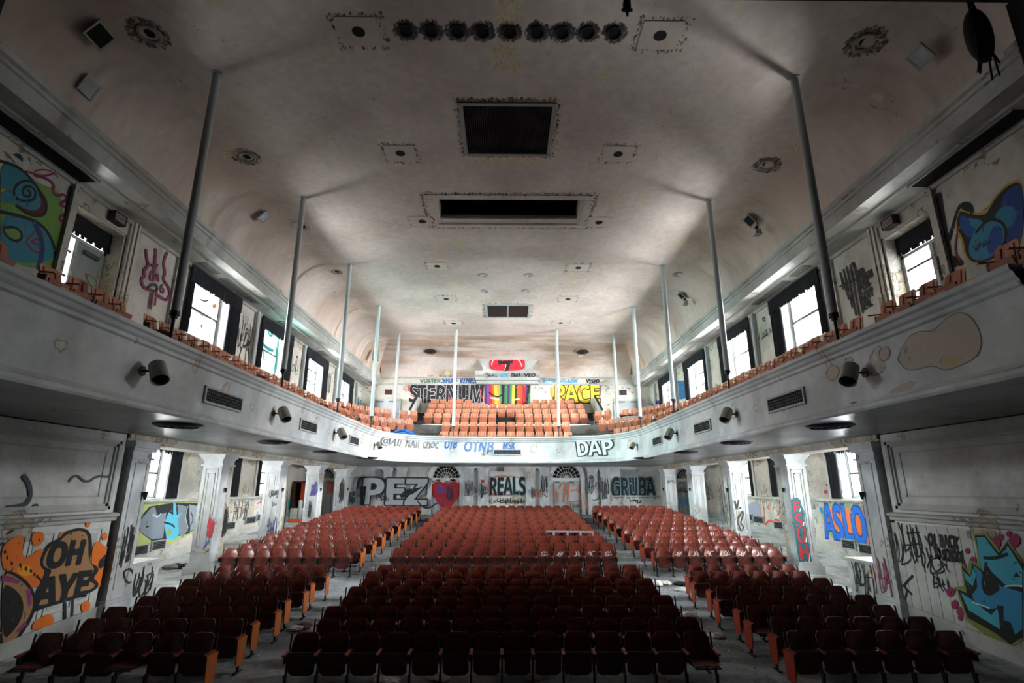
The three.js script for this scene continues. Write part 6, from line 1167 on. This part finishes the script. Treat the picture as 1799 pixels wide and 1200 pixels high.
// local +x of a left-hand lamp points into the hall, so s is the side sign
for (const s of [-1, 1]) [9.25, 14.75, 20.1, 25.9].forEach((D, i) => {
  const side = s < 0 ? 'left' : 'right', a = BX * Math.pow(1 - Math.pow(clamp((D - BD) / BL), POW), 1 / POW);
  spot(s * (a - 0.0), 5.33, D, s, `grey can spotlight bracketed to the ${side} balcony front, ${ord(i)} from the stage`, i === 3 ? 0.8 : 1);
});
spot(-0.98, 5.22, 29.58, 1, 'small pale can spotlight on the middle of the balcony front beside the grille', 0.55);
// ventilation grilles set in the balcony front
function grille(x, y, D, w, h, turn, label) {
  const o = thing('balcony_grille', label, 'vent', x, y, D, turn);
  mesh('backing', qb(w, h, 0.03), M.dark, o);
  mesh('frame', [qb(w + 0.1, 0.05, 0.06, 0, h / 2 + 0.025, 0.005), qb(w + 0.1, 0.05, 0.06, 0, -h / 2 - 0.025, 0.005), qb(0.05, h, 0.06, w / 2 + 0.025, 0, 0.005), qb(0.05, h, 0.06, -w / 2 - 0.025, 0, 0.005)], M.whitePaint, o);
  const n = Math.round(w / 0.075); for (let i = 1; i < n; i++) mesh('bar', qb(0.012, h, 0.02, -w / 2 + w * i / n, 0, 0.018), M.grille, o);
  for (let j = 1; j < 4; j++) mesh('cross_bar', qb(w, 0.01, 0.02, 0, -h / 2 + h * j / 4, 0.02), M.grille, o);
}
for (const s of [-1, 1]) [[12.05, 1.55], [17.4, 1.4], [22.75, 1.3]].forEach(([D, w], i) => grille(s * (BX - 0.012), 5.27, D, w, 0.27, -s * Math.PI / 2, `dark grille in a white frame in the ${s < 0 ? 'left' : 'right'} balcony front, ${ord(i)} from the stage`));
grille(0.06, 5.24, 29.57, 1.45, 0.22, 0, 'long grey grille in the middle of the curved balcony front');
// round air diffusers in the soffit
for (const s of [-1, 1]) [[7.35, 12.1], [7.1, 16.6], [6.95, 21.0], [6.4, 25.2]].forEach(([x, D], i) => {
  const o = thing('ceiling_diffuser', `round ringed air diffuser in the ${s < 0 ? 'left' : 'right'} balcony soffit, ${ord(i)} from the stage`, 'vent', s * x, SOFFIT, D);
  for (let j = 0; j < 4; j++) mesh('ring', (() => { const g = lathe([[0.5 - 0.12 * j, 0], [0.5 - 0.12 * j, -0.015], [0.42 - 0.12 * j, -0.06 - 0.005 * j], [0.41 - 0.12 * j, -0.055], [0.46 - 0.12 * j, 0]]); return g; })(), j % 2 ? M.grille : M.steel, o);
  mesh('cone', lathe([[0, -0.085], [0.06, -0.08], [0.07, -0.05], [0, -0.02]]), M.grille, o);
  const bolts = []; for (let j = 0; j < 12; j++) { const a = j / 12 * 6.283; bolts.push(cyl(0.02, 0.02, 0.02, Math.cos(a) * 0.47, -0.03, Math.sin(a) * 0.47, 6)); } mesh('bolts', bolts, M.chrome, o);
});
// ceiling: large grille, double vent, round sockets, rings, plates
{
  const [x0, x1, D0, D1] = GRILLE, w = x1 - x0, d = D1 - D0, o = thing('ceiling_grille', 'large dark rectangular grille in the middle of the ceiling, nearest the stage', 'vent', (x0 + x1) / 2, CEIL, (D0 + D1) / 2);
  mesh('frame', [qb(w + 0.2, 0.06, 0.1, 0, -0.02, d / 2 + 0.03), qb(w + 0.2, 0.06, 0.1, 0, -0.02, -d / 2 - 0.03), qb(0.1, 0.06, d, w / 2 + 0.05, -0.02, 0), qb(0.1, 0.06, d, -w / 2 - 0.05, -0.02, 0)], M.slat, o);
  mesh('backing', qb(w, 0.02, d, 0, 0.1, 0), M.dark, o);
  for (let i = 1; i < 44; i++) mesh('bar', qb(0.012, 0.03, d, -w / 2 + w * i / 44, 0.02, 0), M.iron, o);
}
{
  const o = thing('ceiling_grille', 'small grey double grille in the middle of the ceiling towards the back', 'vent', 0.07, CEIL, 26.48), w = 2.2, d = 1.95;
  mesh('frame', [qb(w + 0.2, 0.05, 0.1, 0, -0.025, d / 2), qb(w + 0.2, 0.05, 0.1, 0, -0.025, -d / 2), qb(0.1, 0.05, d, w / 2, -0.025, 0), qb(0.1, 0.05, d, -w / 2, -0.025, 0), qb(0.07, 0.05, d, 0, -0.025, 0)], M.whitePaint, o);
  mesh('backing', qb(w, 0.01, d, 0, -0.008, 0), M.grille, o);
  for (let i = 1; i < 30; i++) mesh('bar', qb(0.02, 0.02, d, -w / 2 + w * i / 30, -0.02, 0), M.iron, o);
}
[-2.06, -1.55, -1.01, -0.5, 0.05, 0.61, 1.12, 1.64, 2.18].forEach((x, i) => {
  const o = thing('ceiling_socket', `gaping round lamp socket, ${ord(i)} from left of nine across the front ceiling`, 'lamp socket', x, CEIL, 8.78);
  mesh('rim', lathe([[0.17, 0], [0.18, -0.02], [0.14, -0.035], [0.12, -0.01], [0.11, 0.12]]), M.iron, o); mesh('hole', (() => { const g = new THREE.CircleGeometry(0.13, 20); g.rotateX(Math.PI / 2); g.translate(0, -0.004, 0); return g; })(), M.dark, o);
});
[[-7.3, 8.9, 'left', 0], [7.43, 8.95, 'right', 0], [-7.28, 13.1, 'left', 1], [7.43, 13.3, 'right', 1], [-7.27, 17.2, 'left', 2], [-7.26, 21.3, 'left', 3], [7.43, 21.4, 'right', 3], [-0.99, 21.6, 'mid', 0], [0.99, 21.58, 'mid', 1], [-1.02, 23.54, 'mid', 2], [0.94, 23.52, 'mid', 3]].forEach(([x, D, side, k]) => {
  const o = thing('ceiling_ring', side === 'mid' ? `faint empty ring fitting on the middle of the ceiling, ${['front left', 'front right', 'rear left', 'rear right'][k]} of the four` : `round ring lamp fitting on the ${side} edge of the ceiling, ${ord(k)} from the stage`, 'lamp socket', x, CEIL, D), R = side === 'mid' ? 0.2 : k === 2 ? 0.34 : 0.24;
  mesh('ring', lathe([[R, 0], [R, -0.03], [R - 0.05, -0.04], [R - 0.07, 0]]), side === 'mid' || k === 2 ? M.whitePaint : M.can, o);
  if (side !== 'mid') mesh('hole', (() => { const g = new THREE.CircleGeometry(R * 0.45, 18); g.rotateX(Math.PI / 2); g.translate(0, -0.006, 0); return g; })(), M.dark, o);
});
[[-3.02, 8.8], [3.13, 8.83], [-2.95, 12.87], [3.08, 12.85], [-2.93, 16.78], [3.21, 16.78], [-2.9, 20.65], [3.01, 20.75], [-2.95, 24.65], [3.01, 24.6], [-2.97, 28.65], [3.04, 28.5]].forEach(([x, D], i) => {
  const o = thing('ceiling_patch', `${x < 0 ? 'left' : 'right'} square ceiling patch with a lamp hole, ${ord(i >> 1)} pair from the stage`, 'lamp socket', x, CEIL, D);
  mesh('plate', (() => { const g = new THREE.BoxGeometry(0.82, 0.016, 0.7); g.translate(0, -0.008, 0); return metres(g, 1); })(), M.patch, o);
  mesh('hole', (() => { const g = new THREE.CylinderGeometry(0.13, 0.13, 0.02, 20); g.translate(0, -0.012, 0); return g; })(), M.dark, o);
});
[[-8.02, 8.6, 11.93, M.dark, 'black square opening in the front left ceiling cove', 0.5, 0.85], [8.2, 8.62, 11.6, M.whitePaint, 'pale square plate on the front right ceiling cove', 0.45, 0.9], [-8.62, 9.3, 11.3, M.whitePaint, 'pale square hatch cover on the left ceiling cove', 0.42, 1.15], [-7.98, 15.9, 11.95, M.whitePaint, 'small pale plate on the left ceiling cove', 0.4, 0.85], [8.05, 15.9, 11.9, M.dark, 'black square hole in the right ceiling cove', 0.46, 0.85], [8.05, 23.05, 11.9, M.dark, 'small black hole in the right ceiling cove towards the back', 0.4, 0.85]].forEach(([x, D, y, m, label, w, a]) => {
  w *= 0.75; const s = Math.sign(x), o = thing('cove_plate', label, 'hatch', x, y, D, 0); o.rotation.z = s * -a;
  mesh('plate', qb(w, 0.03, w * 1.1, 0, 0.0, 0), m, o);
  mesh('lip', [qb(w + 0.06, 0.04, 0.04, 0, -0.005, w * 0.57), qb(w + 0.06, 0.04, 0.04, 0, -0.005, -w * 0.57), qb(0.04, 0.04, w * 1.1, w / 2, -0.005, 0), qb(0.04, 0.04, w * 1.1, -w / 2, -0.005, 0)], m === M.dark ? M.can : M.slat, o);
});
// lamps dangling by their wires from the right cove, and a white box near the rear left corner
[[8.2, 15.8, 11.55, 'white lamp dangling on a wire from the right ceiling cove near the stage'], [8.15, 22.9, 11.62, 'pale lamp box dangling on a wire from the right ceiling cove further back']].forEach(([x, D, y, label]) => {
  const o = thing('dangling_lamp', label, 'lamp', x, y, D);
  mesh('lamp_box', [qb(0.18, 0.16, 0.2, 0, -0.12, 0), qb(0.22, 0.04, 0.24, 0, -0.2, 0)], M.whitePaint, o); mesh('socket', cyl(0.06, 0.06, 0.12, 0, -0.04, 0, 10), M.iron, o);
  mesh('wire', (() => new THREE.TubeGeometry(new THREE.CatmullRomCurve3([new THREE.Vector3(0, 0.4, 0.05), new THREE.Vector3(0.03, 0.2, 0), new THREE.Vector3(0, 0, 0)]), 8, 0.012, 5))(), M.iron, o);
});
{
  const o = thing('speaker_box', 'small white box hung under the left ceiling cove near the rear corner', 'speaker', -8.1, 11.3, 32.3);
  mesh('box', qb(0.4, 0.62, 0.3, 0, 0, 0), M.whitePaint, o); mesh('grille', qb(0.3, 0.5, 0.02, 0, 0, 0.155), M.trim, o); mesh('bracket', qb(0.06, 0.3, 0.06, 0, 0.4, 0), M.iron, o);
}
for (const s of [-1, 1]) {                               // round vents in the rear cove
  const o = thing('rear_vent', `dark oval vent in the stained rear ceiling curve, ${s < 0 ? 'left' : 'right'} one of two`, 'vent', s * 5.0, 12.05, 34.0); o.rotation.x = -0.2;
  mesh('ring', lathe([[0.5, 0], [0.5, -0.05], [0.42, -0.07], [0.38, 0]]), M.can, o); mesh('hole', (() => { const g = new THREE.CylinderGeometry(0.42, 0.42, 0.02, 24); g.translate(0, -0.02, 0); return g; })(), M.dark, o); mesh('vane', lathe([[0.28, -0.03], [0.3, -0.04], [0.2, -0.07], [0.18, -0.06]]), M.brown, o);
}
// things hanging at the edge of the stage opening
{
  const o = thing('stage_rigging', 'tattered black bundle of rigging hanging at the top right of the stage opening', 'rigging', 7.05, 10.42, 6.4), r = rng(9);
  const wrap = new THREE.SphereGeometry(0.22, 14, 10); wrap.scale(0.8, 2.2, 0.7); wrap.translate(0, -0.55, 0); mesh('bundle', wrap, M.stage, o);
  for (let i = 0; i < 7; i++) mesh('cord', new THREE.TubeGeometry(new THREE.CatmullRomCurve3([new THREE.Vector3(0.1 * (r() - 0.5), 0.2, 0), new THREE.Vector3(0.3 * (r() - 0.5), -0.6, 0.1 * r()), new THREE.Vector3(0.45 * (r() - 0.5), -0.9 - 0.5 * r(), 0)]), 8, 0.014, 5), M.stage, o);
  const p = thing('batten_hook', 'small black hook hanging from the top edge of the stage opening', 'hook', 1.76, 10.22, 6.25);
  mesh('clamp', qb(0.1, 0.16, 0.08, 0, -0.02, 0), M.black, p); mesh('stem', cyl(0.02, 0.02, 0.2, 0, -0.2, 0, 8), M.black, p); mesh('lever', qb(0.16, 0.03, 0.03, 0, -0.1, 0), M.black, p);
}
// dark panel and faded square over the middle mural of the lower back wall
{ const o = thing('wall_sign', 'small dark sign box over the middle of the lower back wall', 'sign', -0.35, 4.55, BACK - 0.26); mesh('housing', qb(0.4, 0.28, 0.1), M.black, o); mesh('face', qb(0.34, 0.2, 0.02, 0, 0, 0.055), M.grille, o); }

// ================= things left lying about =================
function crumple(name, label, category, x, D, size, m, seed, lift = 0) {
  const o = thing(name, label, category, x, floorY(D) + lift, D), r = rng(seed), n = 3 + Math.floor(r() * 3);
  for (let i = 0; i < n; i++) {
    const g = new THREE.IcosahedronGeometry(size * (0.35 + 0.35 * r()), 2), p = g.attributes.position, k = 3 + 4 * r();
    for (let j = 0; j < p.count; j++) { const X = p.getX(j), Y = p.getY(j), Z = p.getZ(j), q = 0.6 + 0.7 * fbm((X / size + 9) * k, (Y / size + Z / size + 9) * k, 4096, seed + i, 3); p.setXYZ(j, X * q * 1.3, Math.max(-size * 0.1, Y * q * 0.45), Z * q); }
    g.translate((r() - 0.5) * size * 1.8, size * 0.1, (r() - 0.5) * size * 1.2); g.deleteAttribute('uv'); g.computeVertexNormals(); g.setAttribute('uv', new THREE.BufferAttribute(new Float32Array(p.count * 2), 2));
    mesh('scrap', g, Array.isArray(m) ? m[i % m.length] : m, o);
  }
}
crumple('rag_bundle', 'dark rag bundle on the white floor of the left side aisle', 'rags', -11.3, 20.2, 0.42, [M.cloth, M.stage, M.can], 3);
crumple('crumpled_paper', 'brown and white crumpled paper in the left aisle between the seat blocks', 'litter', -4.75, 13.7, 0.26, [M.brown, M.paper], 5);
crumple('paper_heap', 'heap of torn white papers in the right aisle at the cross aisle', 'litter', 4.75, 17.75, 0.42, M.paper, 7);
crumple('torn_paper', 'small torn white paper just in front of the paper heap in the right aisle', 'litter', 5.1, 17.0, 0.22, M.paper, 9);
crumple('dark_bag', 'black plastic bag beside the first seat of the right block near the cross aisle', 'bag', 5.55, 17.6, 0.3, M.stage, 11);
crumple('rubble_heap', 'pale rubble scattered in the right aisle near the sixth row', 'litter', 4.38, 14.4, 0.3, [M.paper, M.can, M.glareFloor], 13);
crumple('rubble_heap', 'low brownish rubble in the right aisle near the third row', 'litter', 4.7, 12.9, 0.26, [M.can, M.glareFloor], 15);
crumple('torn_paper', 'torn grey paper on the floor under the front row, left of centre', 'litter', -2.1, 10.75, 0.24, M.paper, 17);
crumple('torn_paper', 'flat white paper on the floor before the front row near the middle', 'litter', -1.25, 10.95, 0.24, M.paper, 19);
crumple('torn_paper', 'crushed dark paper on the floor before the front row, right of the middle', 'litter', 0.55, 10.85, 0.2, M.can, 21);
{ // small flakes of plaster over the aisles: nobody could count them
  const r = rng(77), g = new THREE.TetrahedronGeometry(1, 0), im = new THREE.InstancedMesh(plain(g), M.paper, 1500), m4 = new THREE.Matrix4(), q = new THREE.Quaternion(), e = new THREE.Euler();
  for (let i = 0; i < 1500; i++) {
    const w = r(), s = r() < 0.5 ? -1 : 1, D = 9.5 + Math.pow(r(), 1.3) * 24, x = w < 0.5 ? s * (4.37 + (r() - 0.5) * 1.25) : w < 0.65 ? (r() - 0.5) * 18 : s * (10.2 + 2.4 * r()), size = 0.008 + 0.03 * r() * r();
    im.setMatrixAt(i, m4.compose(new THREE.Vector3(x, floorY(D) + 0.006, -D), q.setFromEuler(e.set(r() * 3, r() * 6, r() * 3)), new THREE.Vector3(size * (1 + r()), size * 0.4, size)));
  }
  im.name = 'plaster_flakes'; im.castShadow = im.receiveShadow = true; im.userData.kind = 'stuff'; tag(im, 'white plaster flakes and paper crumbs strewn over the aisles', 'debris'); scene.add(im);
}
{ // white board lying across the seat backs
  const D = 21.3 + 0.81, o = thing('board', 'white notched board lying across the seat backs in the right half of the centre block', 'board', 2.5, floorY(D) + 0.92, D, -0.33 * 0.3);
  mesh('plank', qb(1.85, 0.05, 0.16, 0, 0.0, 0), M.whitePaint, o);
  [-0.62, -0.08, 0.42].forEach((x) => mesh('cleat', qb(0.09, 0.13, 0.05, x, -0.07, 0.07), M.whitePaint, o));
  mesh('end_cleat', qb(0.04, 0.16, 0.06, 0.9, -0.06, 0.05), M.whitePaint, o);
}
{ const D = 32.4, o = thing('pipe_stand', 'short white pipe standing on an orange base in the left side aisle', 'pipe', -11.9, floorY(D), D); mesh('pipe', cyl(0.12, 0.12, 1.15, 0, 0.05, 0, 14), M.whitePaint, o); mesh('foot', qb(0.7, 0.16, 0.5, -0.15, 0.08, 0), M.orange, o); }
{ const o = thing('cabinet', 'broken brown wooden cabinet with a dark hole, far end of the left side aisle', 'cabinet', -12.2, floorY(33), 33.4);
  mesh('carcass', [qb(0.9, 2.2, 0.08, 0, 1.1, -0.4), qb(0.08, 2.2, 0.8, -0.41, 1.1, 0), qb(0.08, 1.5, 0.8, 0.41, 1.45, 0), qb(0.9, 0.08, 0.8, 0, 2.2, 0)], M.brown, o); mesh('dark_inside', qb(0.7, 1.5, 0.05, 0, 1.3, -0.33), M.dark, o); mesh('broken_panel', qb(0.4, 1.1, 0.05, 0.22, 1.7, 0.36), M.woodShaded, o); mesh('plinth', qb(0.95, 0.7, 0.85, 0, 0.35, 0), M.trim, o); }
{ const o = thing('tarp', 'crumpled bright blue tarp among the left corner seats of the gallery', 'tarp', -5.55, T1 + 0.5, 29.15), g = new THREE.SphereGeometry(0.5, 20, 10), p = g.attributes.position; for (let j = 0; j < p.count; j++) { const q = 0.7 + 0.6 * fbm(p.getX(j) * 5 + 9, p.getZ(j) * 5 + 9, 4096, 3, 3); p.setXYZ(j, p.getX(j) * q * 1.35, Math.max(-0.15, p.getY(j) * q * 0.55), p.getZ(j) * q * 0.7); } g.computeVertexNormals(); mesh('sheet', g, M.blue, o); mesh('fold', (() => { const f = new THREE.TubeGeometry(new THREE.CatmullRomCurve3([new THREE.Vector3(-0.5, 0.1, 0.2), new THREE.Vector3(0, 0.25, 0.3), new THREE.Vector3(0.6, 0.02, 0.2)]), 12, 0.06, 6); return f; })(), M.blue, o); }
{ const o = thing('plastic_chair', 'white plastic chair left in the right rear corner of the gallery', 'chair', 7.15, T3, 32.6, -0.4);
  mesh('seat', qb(0.5, 0.05, 0.5, 0, 0.45, 0), M.whitePaint, o); mesh('backrest', qb(0.5, 0.6, 0.05, 0, 0.85, -0.24), M.whitePaint, o); for (const [x, z] of [[-0.22, -0.22], [0.22, -0.22], [-0.22, 0.22], [0.22, 0.22]]) mesh('leg', qb(0.05, 0.45, 0.05, x, 0.225, z), M.whitePaint, o); for (const x of [-0.27, 0.27]) mesh('armrest', qb(0.05, 0.05, 0.5, x, 0.66, 0), M.whitePaint, o); }
renderer.render(scene, camera);
